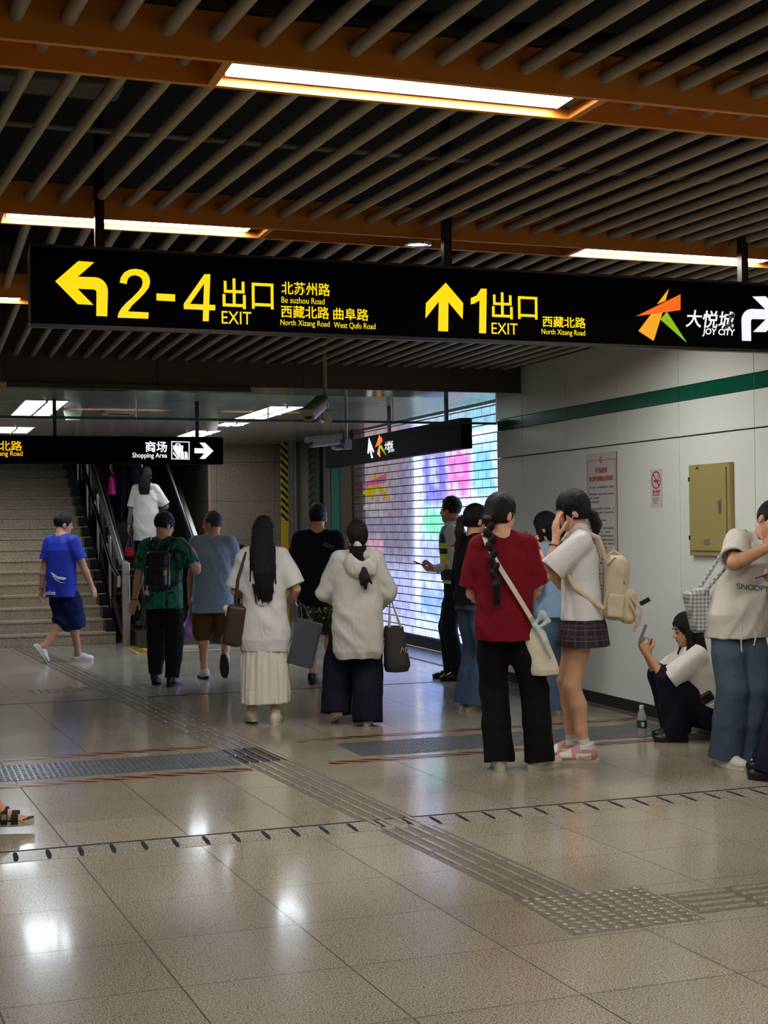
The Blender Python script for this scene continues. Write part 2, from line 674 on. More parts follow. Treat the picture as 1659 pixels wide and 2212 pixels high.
class Person:
    """A posed figure; local axes: x its right, y forward, z up; built for 1.70 m and scaled."""

    def __init__(s, label, px, py, height, phi, base=0.0, floor=None, female=True, skin=0, vox=0.005, face=False, **p):
        P0 = survey(px, py, 2, 0.0) if floor is None else np.array(floor, float)
        s.yaw = math.radians(-19.3 - phi)
        s.sc = height / 1.70
        s.root = empty('person', (P0[0], P0[1], base), s.yaw, label, 'person')
        s.root.scale = (s.sc,) * 3
        s.fem, s.p, s.vox, s.skin, s.face = female, p, vox, SKIN[skin], face
        g = p.get
        hip = np.array(g('hip', (0, 0, 0.93)), float)
        s.hip = hip
        s.Rt = rotz(g('turn', 0)) @ roty(g('side', 0)) @ rotx(-g('lean', 3))
        s.Rs = s.Rt @ rotz(g('twist', 0))
        s.Rh = s.Rs @ rotz(g('hyaw', 0)) @ rotx(-g('hpitch', 0)) @ roty(g('hroll', 0))
        tp = s.tp
        sw = 0.143 if female else 0.166
        s.sw = sw
        s.SL, s.SR = tp((-sw, -0.01, 1.385)), tp((sw, -0.01, 1.385))
        s.neck = tp((0, -0.015, 1.43))
        s.headc = tp((0, 0.012, 1.575)) + s.Rs @ V3(0, 0.02, 0) * (g('hpitch', 0) / 25.0)
        hw = 0.082
        s.HL, s.HR = hip + rotz(g('turn', 0)) @ V3(-hw, 0, -0.03), hip + rotz(g('turn', 0)) @ V3(hw, 0, -0.03)
        s.AL, s.AR = np.array(g('la', (-0.10, 0, 0.085)), float), np.array(g('ra', (0.10, 0, 0.085)), float)
        s.ly, s.ry = g('lyaw', 6), g('ryaw', -6)
        fl, fr = rotz(s.ly) @ V3(0, 1, 0), rotz(s.ry) @ V3(0, 1, 0)
        s.KL, s.AL = ik(s.HL, s.AL, 0.425, 0.405, g('lkp', fl))
        s.KR, s.AR = ik(s.HR, s.AR, 0.425, 0.405, g('rkp', fr))
        dl, dr = s.SL + s.Rs @ V3(-0.07, 0.06, -0.53), s.SR + s.Rs @ V3(0.07, 0.06, -0.53)
        s.WL, s.WR = np.array(g('lw', dl), float), np.array(g('rw', dr), float)
        s.EL, s.WL = ik(s.SL, s.WL, 0.305, 0.25, g('lpole', (-0.5, -1, -0.3)))
        s.ER, s.WR = ik(s.SR, s.WR, 0.305, 0.25, g('rpole', (0.5, -1, -0.3)))

    def tp(s, q):
        return s.hip + s.Rs @ (np.array(q, float) - V3(0, 0, 0.93)) if q[2] > 1.2 else s.hip + s.Rt @ (np.array(q, float) - V3(0, 0, 0.93))

    def world(s, q):
        return np.array(s.root.matrix_basis @ Vector(q))

    def hp(s, q):
        return s.headc + s.Rh @ np.array(q, float)

    def hand(s, v, side):
        g = s.p.get
        w, e = (s.WL, s.EL) if side < 0 else (s.WR, s.ER)
        dflt = (unit(w - e), s.Rs @ V3(-side, 0, 0), 0.35)
        d, n, curl = g('lh' if side < 0 else 'rh', dflt)
        d = unit(d)
        n = unit(np.array(n, float) - d * (np.array(n, float) @ d))
        t = np.cross(d, n) if side > 0 else np.cross(n, d)
        offs, L1 = (0.027, 0.009, -0.009, -0.026), (0.043, 0.048, 0.045, 0.035)
        tips = []
        for i in range(4):
            kn = w + d * (0.088 - 0.004 * abs(i - 1)) + t * offs[i]
            v.u(seg(w + d * 0.012 + t * offs[i] * 0.55, kn, 0.0155, 0.0115), 0.014)
        for i in range(4):
            kn = w + d * (0.088 - 0.004 * abs(i - 1)) + t * offs[i]
            p, ang = kn, 0.0
            sp = t * (offs[i] * 1.6)
            for j, (f, r0, r1) in enumerate(((1, 0.0098, 0.0088), (0.62, 0.0088, 0.0080), (0.5, 0.0080, 0.0066))):
                ang += curl * (0.9, 1.25, 0.8)[j] * (1 + 0.08 * i)
                q = p + (d * math.cos(ang) + n * math.sin(ang) + sp) * (L1[i] * f)
                v.u(seg(p, q, r0, r1), 0.003)
                p = q
            tips.append(p)
        b = w + d * 0.022 + t * 0.02 + n * 0.004
        p = b
        for j, (L, r0, r1) in enumerate(((0.042, 0.0145, 0.0115), (0.032, 0.0112, 0.010), (0.026, 0.010, 0.0078))):
            dd = unit(d * (0.55 + 0.25 * j) + t * (0.75 - 0.28 * j) + n * (0.25 + 0.35 * curl * j))
            q = p + dd * L
            v.u(seg(p, q, r0, r1), 0.006 if j == 0 else 0.003)
            p = q
        return w + d * 0.09 + n * 0.028

    def body(s, bare_feet=()):
        v, R, tp = Vol(), s.Rs, s.tp
        f = s.fem
        v.u(ell(tp((0, -0.005, 0.95)), (0.158 if f else 0.155, 0.105, 0.12), s.Rt))
        v.u(ell(tp((0, 0, 1.09)), (0.122 if f else 0.138, 0.092, 0.15), s.Rt), 0.05)
        v.u(ell(tp((0, 0.0, 1.27)), (0.145 if f else 0.162, 0.10, 0.155), R), 0.05)
        if f:
            for x in (-0.065, 0.065):
                v.u(ell(tp((x, 0.075, 1.26)), (0.055, 0.045, 0.055), R), 0.03)
        v.u(seg(s.SL, tp((-0.05, -0.015, 1.425)), 0.05, 0.05), 0.04)
        v.u(seg(s.SR, tp((0.05, -0.015, 1.425)), 0.05, 0.05), 0.04)
        nr = 0.045 if f else 0.056
        v.u(seg(s.neck, s.hp((0, -0.022, -0.05)), nr + 0.006, nr), 0.03)
        hp, Rh = s.hp, s.Rh
        v.u(ell(hp((0, -0.012, 0.035)), (0.074, 0.094, 0.092), Rh), 0.02)
        v.u(ell(hp((0, 0.034, -0.04)), (0.057, 0.058, 0.068), Rh), 0.03)
        v.u(seg(hp((0, 0.060, -0.092)), hp((0, 0.070, -0.088)), 0.022, 0.018), 0.025)
        v.u(seg(hp((0, 0.084, 0.022)), hp((0, 0.106, -0.018)), 0.007, 0.012), 0.012)
        for x in (-1, 1):
            v.u(seg(hp((x * 0.012, 0.094, -0.022)), hp((x * 0.006, 0.096, -0.02)), 0.008, 0.009), 0.008)
            v.cut(ell(hp((x * 0.032, 0.097, 0.014)), (0.017, 0.014, 0.010), Rh), 0.012)
            v.u(ell(hp((x * 0.031, 0.074, 0.013)), (0.0125, 0.0115, 0.009), Rh), 0.004)
            v.u(ell(hp((x * 0.076, -0.006, -0.012)), (0.010, 0.021, 0.032), Rh @ rotx(-8)), 0.006)
        v.u(ell(hp((0, 0.088, -0.050)), (0.022, 0.010, 0.0065), Rh), 0.005)
        v.u(ell(hp((0, 0.086, -0.060)), (0.018, 0.010, 0.0065), Rh), 0.004)
        for S, E, Wr, sd in ((s.SL, s.EL, s.WL, -1), (s.SR, s.ER, s.WR, 1)):
            a = 0.9 if f else 1.06
            v.chain([S, S + (E - S) * 0.45, E, E + (Wr - E) * 0.3, Wr], [0.052 * a, 0.046 * a, 0.037 * a, 0.041 * a, 0.0255 * a], 0.018, 0.03)
            h = s.hand(v, sd)
            if sd < 0:
                s.gripL = h
            else:
                s.gripR = h
        for i, (Hj, K, A) in enumerate(((s.HL, s.KL, s.AL), (s.HR, s.KR, s.AR))):
            b_ = 1.0 if f else 0.97
            back = -(rotz((s.ly, s.ry)[i]) @ V3(0, 1, 0))
            cal = K + (A - K) * 0.32 + back * 0.012
            v.chain([Hj, Hj + (K - Hj) * 0.5, K, cal, K + (A - K) * 0.7, A], [0.080 * b_, 0.072 * b_, 0.053 * b_, 0.055 * b_, 0.038 * b_, 0.034], 0.02, 0.04)
            F_ = s.footm(i)
            fp = lambda q: F_[0] + F_[1] @ np.array(q, float)
            v.chain([A, fp((0, 0.06, -0.045)), fp((0, 0.135, -0.06))], [0.035, 0.030, 0.02], 0.02)
            v.u(ell(fp((0, -0.03, -0.05)), (0.028, 0.03, 0.03), F_[1]), 0.02)
            if i in bare_feet:
                for j in range(5):
                    x = (0.028 - 0.014 * j) * (1 if i == 0 else -1)
                    v.u(seg(fp((x * 0.9, 0.11, -0.058)), fp((x * 1.15, 0.165 - 0.007 * j, -0.066)), 0.012, (0.0115, 0.009, 0.0085, 0.008, 0.0075)[j]), 0.004)
        s.b = v.mesh('body', s.skin, s.root, s.vox)
        if s.face:
            for x in (-1, 1):
                v = MB()
                e = Vol().u(ell(s.hp((x * 0.032, 0.0825, 0.0125)), (0.012, 0.0055, 0.0052), s.Rh @ rotz(-x * 12)))
                e.mesh('eye', EYEM, s.root, 0.0016)
                Vol().chain([s.hp((x * 0.016, 0.091, 0.033)), s.hp((x * 0.032, 0.090, 0.038)), s.hp((x * 0.048, 0.078, 0.034))], [0.0025, 0.003, 0.002]).mesh('eyebrow', HAIR, s.root, 0.0016)
            Vol().u(ell(s.hp((0, 0.0925, -0.050)), (0.020, 0.008, 0.0052), s.Rh)).u(ell(s.hp((0, 0.0905, -0.059)), (0.017, 0.008, 0.0055), s.Rh), 0.002).mesh('lips', LIPM, s.root, 0.0018)
        return s.b

    def footm(s, i):
        A, y, pit = ((s.AL, s.ly, s.p.get('lpitch', 0)), (s.AR, s.ry, s.p.get('rpitch', 0)))[i]
        return A, rotz(y) @ rotx(-pit)

    def shoes(s, upper, sole, kind='sneaker', which=(0, 1), big=1.0, extra=None):
        for i in which:
            A, Rf = s.footm(i)
            fp = lambda q: A + Rf @ (np.array(q, float) * V3(big, big, 1))
            sg = 1 if i == 0 else -1
            top = {'sneaker': 0.0, 'low': -0.012, 'dress': -0.012, 'clog': -0.03, 'high': 0.02}[kind]
            v = Vol()
            v.u(ell(fp((0, -0.030, -0.038)), (0.040, 0.048, 0.05), Rf))
            v.u(ell(fp((0, 0.03, -0.036)), (0.042, 0.075, 0.052 if kind in ('sneaker', 'high') else 0.045), Rf), 0.03)
            v.u(ell(fp((sg * 0.004, 0.105, -0.055)), (0.046 * big, 0.078 * big, 0.036 if kind != 'dress' else 0.026), Rf), 0.03)
            if kind in ('sneaker', 'high'):
                v.u(clip(seg(fp((0, -0.012, -0.03)), fp((0, -0.010, top + 0.02)), 0.046, 0.045), fp((0, -0.01, top + 0.010)), Rf @ V3(0, 0.3, 1)), 0.02)
                v.u(seg(fp((0, 0.028, 0.008)), fp((0, 0.078, -0.026)), 0.025, 0.026), 0.015)
            elif kind in ('low', 'dress'):
                v.cut(seg(fp((0, -0.015, -0.005)), fp((0, -0.015, 0.09)), 0.034, 0.036))
            elif kind == 'clog':
                v.cut(rbox(fp((0, -0.06, 0.0)), (0.08, 0.07, 0.035), Rf, 0.01), 0.01)
                v.cut(seg(fp((0, 0.0, 0.0)), fp((0, -0.06, 0.03)), 0.034, 0.04))
            v.cut(rbox(fp((0, 0.03, -0.085 - 0.04)), (0.1, 0.25, 0.06), Rf, 0.002), 0.004)
            sh = v.mesh('shoe', upper, s.root, 0.0045)
            out = []
            for a in np.linspace(0, 2 * math.pi, 28, endpoint=False):
                c_, s_ = math.cos(a), math.sin(a)
                yy = 0.045 + 0.135 * s_
                hw = (0.043 if yy > 0.06 else 0.036 + 0.007 * (yy + 0.09) / 0.15) + (0.004 if kind == 'sneaker' else 0)
                out.append((sg * 0.004 + hw * np.sign(c_) * abs(c_) ** 0.72, yy))
            th = {'sneaker': 0.034, 'high': 0.03, 'clog': 0.026, 'low': 0.022, 'dress': 0.016}[kind]
            mb = MB()
            mb.prism(out, lambda x, y: fp((x * 0.97, y * 0.98, -0.085)), lambda x, y: fp((x, y, -0.085 + th + 0.012 * max(0, (y - 0.12) / 0.06) - (0.006 if kind == 'sneaker' and abs(y - 0.06) < 0.05 else 0))))
            mb.build('sole', sole, sh, smooth=True)
            if extra:
                extra(s, i, sh, fp, Rf, v)

    # ---- hair
    def hair(s, style, mat=None, name='hair'):
        mat = mat or HAIR
        v, hp, Rh = Vol(), s.hp, s.Rh
        male = style in ('short', 'crop')
        t = 0.006 if style == 'crop' else 0.012
        v.u(ell(hp((0, -0.016, 0.042)), (0.076 + t, 0.096 + t, 0.093 + t), Rh))
        if not male:
            v.u(ell(hp((0, -0.035, -0.01)), (0.079, 0.078, 0.085), Rh), 0.03)
        # open the face
        fc = hp((0, 0.098, -0.005 if style != 'fringe' else -0.028))
        v.cut(ell(fc, (0.068 if style not in ('bob', 'long_open') else 0.056, 0.085, 0.075), Rh), 0.012)
        v.cut(ell(hp((0, 0.085, -0.10)), (0.085, 0.09, 0.09), Rh), 0.012)
        if male:
            v.cut(rbox(hp((0, 0.0, -0.10)), (0.12, 0.15, 0.065), Rh, 0.02), 0.01)
            for x in (-1, 1):
                v.cut(ell(hp((x * 0.088, 0.0, -0.022)), (0.03, 0.03, 0.036), Rh), 0.008)
            if style == 'crop':
                v.cut(rbox(hp((0, 0.09, 0.03)), (0.1, 0.05, 0.055), Rh, 0.02), 0.01)
        else:
            for x in (-1, 1):
                if style in ('ponytail', 'braid', 'tail'):
                    v.cut(ell(hp((x * 0.088, 0.005, -0.018)), (0.026, 0.03, 0.036), Rh), 0.008)
            tied = style in ('ponytail', 'braid', 'tail', 'fringe')
            v.cut(rbox(hp((0, -0.02, -0.128 if tied else -0.15)), (0.14, 0.16, 0.07), Rh @ rotx(10 if tied else 0), 0.02), 0.015)
        s.hairvol = v

        def strands(x, y, z):
            a = np.arctan2(x - s.headc[0], y - s.headc[1] + 0.02)
            return 0.0022 * np.sin(46 * a + 5 * np.sin(14 * z)) + 0.0015 * np.sin(90 * a + 40 * x)
        return v, mat, strands

    def hair_done(s, v, mat, disp, name='hair', vox=0.0045):
        return v.mesh(name, mat, s.root, vox, disp)

    # ---- clothes
    def top(s, name, mat, rows, sleeve=0.55, sr=(0.068, 0.078), neck=0.062, amp=0.004, seed=0.0, vox=0.006, extra=None, nexp=2.3, hemcut=False, f=26.0, collar=None):
        v = Vol()
        sr = (sr[0] * 0.92, sr[1] * 0.90)
        rr = []
        for z, a, b in rows:
            c = s.tp((0, 0.0, z)) if z > 0.93 else s.hip + V3(0, 0, z - 0.93)
            rr.append((c[2], c[0], c[1], a, b))
        v.u(loft(rr, nexp), 0.02)
        v.u(seg(s.SL, s.tp((-0.055, -0.015, 1.425)), 0.052, 0.054), 0.03)
        v.u(seg(s.SR, s.tp((0.055, -0.015, 1.425)), 0.052, 0.054), 0.03)
        for S, E, Wr in ((s.SL, s.EL, s.WL), (s.SR, s.ER, s.WR)):
            if sleeve <= 0:
                continue
            if sleeve <= 1:
                e = S + (E - S) * sleeve
                d = unit(E - S)
                v.u(clip(seg(S, e + d * 0.02, sr[0], sr[1]), e, d), 0.03)
            else:
                e = E + (Wr - E) * (sleeve - 1)
                d = unit(Wr - E)
                v.u(seg(S, E, sr[0], (sr[0] + sr[1]) / 2), 0.03)
                v.u(clip(seg(E, e + d * 0.02, (sr[0] + sr[1]) / 2, sr[1]), e, d), 0.02)
            v.cut(clip(seg(e - d * 0.03, e + d * 0.02, sr[1] - 0.018, sr[1] - 0.016), e + d * 0.015, d), 0.004)
        if hemcut:
            z0, a0, b0 = rows[0]
            c = s.tp((0, 0, z0)) if z0 > 0.93 else s.hip + V3(0, 0, z0 - 0.93)
            v.cut(loft([(c[2] - 0.05, c[0], c[1], a0 - 0.012, b0 - 0.012), (c[2] + 0.05, c[0], c[1], a0 - 0.02, b0 - 0.02)], nexp), 0.006)
        if neck:
            n1 = s.hp((0, -0.02, -0.05))
            v.cut(seg(s.neck + (s.neck - n1) * -0.15 + s.Rs @ V3(0, 0.012, 0), n1, neck, neck + 0.01), 0.008)
        if collar:
            n1 = s.hp((0, -0.02, -0.05))
            d = unit(n1 - s.neck)
            v.u(seg(s.neck + d * 0.0, s.neck + d * 0.028, collar + 0.012, collar + 0.002), 0.012)
            v.cut(seg(s.neck - d * 0.02, n1, collar - 0.008, collar - 0.008), 0.004)
        if extra:
            extra(v)
        return v.mesh(name, mat, s.root, vox, folds(amp, f, seed=seed))

    def trousers(s, name, mat, radii, hem=2.0, waist=1.02, hipr=(0.160, 0.114), amp=0.004, seed=0.0, vox=0.006, drop=0.03):
        """radii at hip, mid thigh, knee, mid calf, hem; hem: 0..1 thigh to knee, 1..2 knee to ankle."""
        v = Vol()
        w, h = s.tp((0, 0, waist)), s.tp((0, -0.005, 0.93))
        v.u(loft([(h[2] - 0.09, h[0], h[1], hipr[0] * 0.9, hipr[1] * 0.9), (h[2], h[0], h[1], hipr[0], hipr[1]), (max(w[2], h[2] + 0.02), w[0], w[1], hipr[0] * 0.86, hipr[1] * 0.9)], 2.2), 0.03)
        for Hj, K, A in ((s.HL, s.KL, s.AL), (s.HR, s.KR, s.AR)):
            d2 = unit(A - K)
            full = [(0.0, Hj), (0.5, Hj + (K - Hj) * 0.5), (1.0, K), (1.5, K + (A - K) * 0.5), (2.0, A + d2 * drop)]
            pts = [p for t, p in full if t < hem - 0.02]
            rs = [min(r, 0.080) if t == 0 else r for (t, p), r in zip(full, radii) if t < hem - 0.02]
            T = [t for t, p in full]
            e = np.array([np.interp(hem, T, [p[i] for t, p in full]) for i in range(3)])
            re_ = float(np.interp(hem, T, radii))
            d = unit(K - Hj) if hem <= 1 else d2
            v.chain(pts, rs, 0.02, 0.05)
            v.u(clip(seg(pts[-1], e + d * re_, rs[-1], re_), e, d), 0.02)
        return v.mesh(name, mat, s.root, vox, folds(amp, 24, ((0.6, 0.3, 1), (1, 0.8, 0.35)), seed))

    def decal(s, garment, body, c, w, h, mat, back=True, name='lettering', bold=0.0, shear=0.0, tilt=0.0, mesh=None):
        """Printed lettering laid on a garment; c = (x, z) in the figure's own frame."""
        me = mesh or text_mesh(body, 1.0, 0.0, bold, shear, 4)
        n = len(me.vertices)
        co = np.empty(n * 3)
        me.vertices.foreach_get('co', co)
        co = co.reshape(-1, 3)
        lo, hi = co.min(0), co.max(0)
        t = (co[:, :2] - (lo + hi)[:2] / 2) / (hi - lo)[:2] * (w, h)
        ct, st = math.cos(math.radians(tilt)), math.sin(math.radians(tilt))
        t = np.stack([t[:, 0] * ct - t[:, 1] * st, t[:, 0] * st + t[:, 1] * ct], 1)
        g = garment.data
        bv = BVHTree.FromPolygons([v.co for v in g.vertices], [p.vertices for p in g.polygons])
        sgn = 1 if back else -1
        P = []
        for q in t:
            x, z = c[0] + q[0] * sgn, c[1] + q[1]
            hit = bv.ray_cast(Vector((x, -sgn * 1.0, z)), Vector((0, sgn, 0)))[0]
            y = hit.y if hit is not None else 0
            P.append((x, y - sgn * 0.003, z))
        me.vertices.foreach_set('co', np.array(P).ravel())
        me.update()
        return link_mesh(name, me, mat, garment)


def poly_mesh(polys, sub=0.012):
    """Flat shapes as one mesh, cut fine enough to follow a curved surface."""
    import bmesh
    bm = bmesh.new()
    for poly in polys:
        vs_ = [bm.verts.new((x, y, 0)) for x, y in poly]
        bm.faces.new(vs_)
    bmesh.ops.triangulate(bm, faces=bm.faces)
    for _ in range(6):
        es = [e for e in bm.edges if e.calc_length() > sub]
        if not es:
            break
        bmesh.ops.subdivide_edges(bm, edges=es, cuts=1)
        bmesh.ops.triangulate(bm, faces=bm.faces)
    me = bpy.data.meshes.new('print')
    bm.to_mesh(me)
    bm.free()
    return me


def held(name, me_obj, person, label, cat, group=None):
    """A carried thing: top-level, placed with the person's own transform, origin at its base."""
    o = me_obj
    o.name = name
    o.location = person.root.location
    o.rotation_euler = person.root.rotation_euler
    o.scale = person.root.scale
    n = len(o.data.vertices)
    co = np.empty(n * 3)
    o.data.vertices.foreach_get('co', co)
    co = co.reshape(-1, 3)
    c = (co.min(0) + co.max(0)) / 2
    c[2] = co[:, 2].min()
    o.data.vertices.foreach_set('co', (co - c).ravel())
    o.data.update()
    o.location = person.root.matrix_basis @ Vector(c)
    tag(o, label, cat, group)
    o['_c'] = [float(x) for x in c]
    return o


def attach(part, thing):
    """Hang a part built in the figure's frame under a held thing."""
    c = np.array(thing['_c'])
    n = len(part.data.vertices)
    co = np.empty(n * 3)
    part.data.vertices.foreach_get('co', co)
    part.data.vertices.foreach_set('co', (co.reshape(-1, 3) - c).ravel())
    part.data.update()
    part.parent = thing
    return part

# ================================================================= THE PLACE
XW = 5.29      # right wall
YB = 11.33     # front of the bulkhead
YE = 11.89     # end of the right wall, glass smoke curtain
XS = 5.85      # rolling shutter
ZT = 2.87      # tube centres
ZC = 2.77      # low ceiling beyond the bulkhead
RX, RY, RZ = (1, 0, 0), (0, 1, 0), (0, 0, 1)

FLOOR = granite('floor_granite', (102, 93, 78), (193, 183, 162), 160, 0.20, (0.839, 0.567, 4.43, 0.533, 0.055, (0, 1)), 0.0030, 0.12, 0.3)
STONE = granite('wall_stone', (134, 116, 98), (172, 154, 132), 60, 0.45, (4.74, 0.95, 0.02, 0.62, 0, (0, 2)), 0.003, 0.14)
STEPM = granite('step_stone', (140, 122, 100), (186, 168, 144), 70, 0.45, None, 0, 0.16)
WALLP = M('white_enamel_panel', (226, 230, 225), 0.28, 0, 0.03, 2.0)
BLACKT = M('black_stone', (22, 21, 24), 0.25)
DARKV = M('dark_void', (9, 8, 8), 0.9)
BULK = M('brown_grey_metal_panel', (70, 61, 54), 0.45, 0.1, 0.06, 3)
STEEL = M('brushed_steel', (206, 200, 190), 0.34, 1.0, 0.08, 30, 0, 0, 0.5, (1, 1, 20))
STEELD = M('dark_steel', (96, 92, 88), 0.3, 1.0)
CEILW = M('low_ceiling_metal', (196, 190, 176), 0.22, 0.35, 0.04, 2)
ORANGE = M('orange_paint', (204, 128, 48), 0.42, 0, 0.08, 5, 0, 0, 0.4)
TUBEM = M('grey_tube', (150, 140, 124), 0.38, 0, 0.10, 12, 0.05, 60, 0.5)
GREEN = M('green_stripe', (0, 86, 62), 0.2)
TEAL = M('teal_strip', (10, 112, 96), 0.3)
BLACKM = M('black_metal', (16, 14, 14), 0.4)
GREYP = M('grey_plastic', (150, 146, 140), 0.4)
WHITEP = M('white_plastic', (214, 212, 206), 0.4)
YELLOWP = M('yellow_paint', (214, 180, 20), 0.45)

fl = MB().add([(-6, -6, 0), (9, -6, 0), (9, 30, 0), (-6, 30, 0)], [(0, 1, 2, 3)]).build('floor', FLOOR)
tag(fl, 'speckled beige granite tile floor of the concourse', None, None, 'structure')
ce = MB().box((-6, -6, 3.75), (9, 30, 3.95)).build('ceiling', DARKV)
tag(ce, 'black void above the ceiling tubes', None, None, 'structure')
wl = MB().box((-6.2, -6, 0), (-6, 30, 3.75)).build('wall_left', STONE)
tag(wl, None, None, None, 'structure')
wf = MB().box((-6, -6.2, 0), (9, -6, 3.75)).build('wall_front', STONE)
tag(wf, None, None, None, 'structure')

# right wall: white enamel panels, green stripe, black baseboard
ys = [YE] + [11.33, 10.454, 9.58, 8.677, 7.748, 6.83] + [5.9 - 0.91 * i for i in range(14)]
wr = MB()
wr.box((XW + 0.05, -6, 0), (XW + 0.4, YE, 3.75), 2)
for a, b in zip(ys[:-1], ys[1:]):
    for z0, z1, m, dx in ((0.105, 2.078, 0, 0), (2.088, 2.336, 0, 0), (2.34, 2.443, 1, 0.004), (2.447, 2.885, 0, 0)):
        wr.box((XW + dx, b + 0.0025, z0), (XW + 0.05, a - 0.0025, z1), m)
tag(wr.build('wall_right', [WALLP, GREEN, BLACKT], bevel=0.002), 'white panel wall with a dark green stripe', None, None, 'structure')
bb = MB()
for a, b in zip(ys[:-1], ys[1:]):
    bb.box((XW - 0.006, b + 0.002, 0), (XW + 0.05, a - 0.002, 0.103))
tag(bb.build('baseboard_right', BLACKT), 'black stone baseboard', None, None, 'structure')
bl = MB().box((XW - 0.05, -6, 0), (XW - 0.006, YE, 0.018)).build('trim_1', M('grey_ledge', (92, 88, 88), 0.4))
tag(bl, 'grey ledge along the baseboard', None, None, 'structure')
tw = MB().box((XW - 0.03, -6, 2.885), (XW + 0.05, YB, 2.93)).build('trim_2', BLACKM)
tag(tw, 'dark trim on top of the right wall', None, None, 'structure')

# bulkhead and its polished underside
bk = MB()
xs = [-6] + [0.79 - 2.02, 0.79, 2.00, 3.25, XW - 0.012]
for a, b in zip(xs[:-1], xs[1:]):
    bk.box((a + 0.002, YB, 2.65), (b - 0.002, YB + 0.04, 3.75))
bk.box((-6, YB + 0.04, 2.66), (XW, YE, 3.75))
bk.box((XW, YB, 2.885), (XW + 0.4, YE, 3.75))
tag(bk.build('bulkhead', BULK), 'dark brown-grey metal bulkhead under the tube ceiling', None, None, 'structure')
sf = MB().box((-6, YB + 0.01, 2.645), (XW, YE, 2.66)).build('trim_3', M('polished_soffit', (170, 160, 150), 0.12, 0.8))
tag(sf, 'polished underside of the bulkhead', None, None, 'structure')
lc = MB()
for i in range(9):
    y0 = YE + 0.08 + i * 1.13
    lc.box((-6 if y0 < 19 else 4.2, y0 + 0.004, ZC), (XS if y0 < 20 else 5.6, min(y0 + 1.126, 21.58), ZC + 0.03))
lc.box((-6, YE, ZC + 0.03), (XS, 19.9, ZC + 0.2)).box((4.2, 19.9, ZC + 0.03), (XS, 21.58, ZC + 0.2))
tag(lc.build('ceiling', CEILW), 'low pale metal ceiling in front of the stairs', None, None, 'structure')

# far walls around stairs and escalator
st = MB().box((4.62, 21.6, 0), (6.2, 22.0, ZC))
tag(st.build('wall_back', STONE), 'brown granite wall beside the escalator', None, None, 'structure')
st = MB().box((4.62, 21.6 + 0.4, 0), (5.0, 30, 6))
tag(st.build('wall_back', STONE), None, None, None, 'structure')
tag(MB().box((4.60, 21.57, 0), (4.64, 21.61, ZC)).build('trim_4', M('corner_trim', (176, 150, 112), 0.4)), None, None, None, 'structure')
tag(MB().box((-6, 29.5, 0), (9, 29.8, 8)).build('wall_back', M('shaft_wall', (88, 78, 68), 0.7)), None, None, None, 'structure')
tag(MB().box((-0.4, 17.8, 0), (-0.2, 29.5, 5)).build('wall_left', STONE), None, None, None, 'structure')
# stretch of wall between granite and shutter
ws = MB()
ws.box((XS + 0.02, 17.9, 0), (XS + 0.25, 21.6, ZC), 0)
ws.box((XS - 0.02, 18.0, 0), (XS + 0.02, 18.52, ZC), 3)
ws.box((XS - 0.02, 18.56, 0), (XS + 0.02, 18.95, ZC), 1)
ws.box((XS - 0.02, 19.0, 0), (XS + 0.02, 19.35, ZC), 2)
ws.box((XS - 0.06, 19.4, 0), (XS + 0.02, 19.98, ZC), 4)
ws.box((XS - 0.02, 20.03, 0), (XS + 0.02, 20.6, ZC), 2)
tag(ws.build('wall_right', [BULK, TEAL, M('grey_brown_panel', (112, 104, 94), 0.4, 0.3), M('brown_panel', (98, 84, 70), 0.4, 0.2), M('dark_green_gloss', (6, 44, 38), 0.12)]), 'dark metal panels with a teal strip beside the shutter', None, None, 'structure')
# recess around the shutter
rc = MB().box((XW + 0.05, YE, 0), (XS + 0.32, YE + 0.02, 3.75)).box((XS + 0.25, YE, 0), (XS + 0.3, 12.9, 3.75))
tag(rc.build('wall_right', BULK), None, None, None, 'structure')

# ---------------------------------------------------------------- ceiling: beams, lamps, tubes
BEAMS = [(3.83, 4.08), (5.95, 6.18), (8.13, 8.37)]
LIT = {0: [(0.905, 2.075), (3.05, 4.25)], 1: [(0.42, 1.555), (3.142, 4.30)], 2: [(-0.45, 0.725), (1.75, 2.9), (3.5, 4.65)]}
BLAB = ['orange beam nearest the top of the photo', 'orange beam just behind the large black exit sign', 'orange beam farthest back, mostly hidden by the large sign']
LAMPM = EM('lamp_diffuser', (255, 251, 243), LAMP)


def beam(i, y0, y1, lit):
    t = empty('ceiling_beam', (2.0, (y0 + y1) / 2, 2.80), 0, BLAB[i] if i < 3 else 'orange beam', 'beam')
    oy = (y0 + y1) / 2

    def loc(mb):
        mb.v = [(x - 2.0, y - oy, z - 2.80) for x, y, z in mb.v]
        return mb
    x0, x1 = -5.9, XW - 0.03
    a = MB()
    a.box((x0, y0, 2.80), (x1, y0 + 0.022, 2.945)).box((x0, y1 - 0.022, 2.80), (x1, y1, 2.945)).box((x0, y0, 2.935), (x1, y1, 2.945))
    loc(a).build('channel', ORANGE, t, bevel=0.002)
    for (la, lb) in lit:
        for x in (la - 0.028, lb + 0.002):
            loc(MB().box((x, y0 + 0.02, 2.801), (x + 0.026, y1 - 0.02, 2.935))).build('divider', ORANGE, t)
    return t


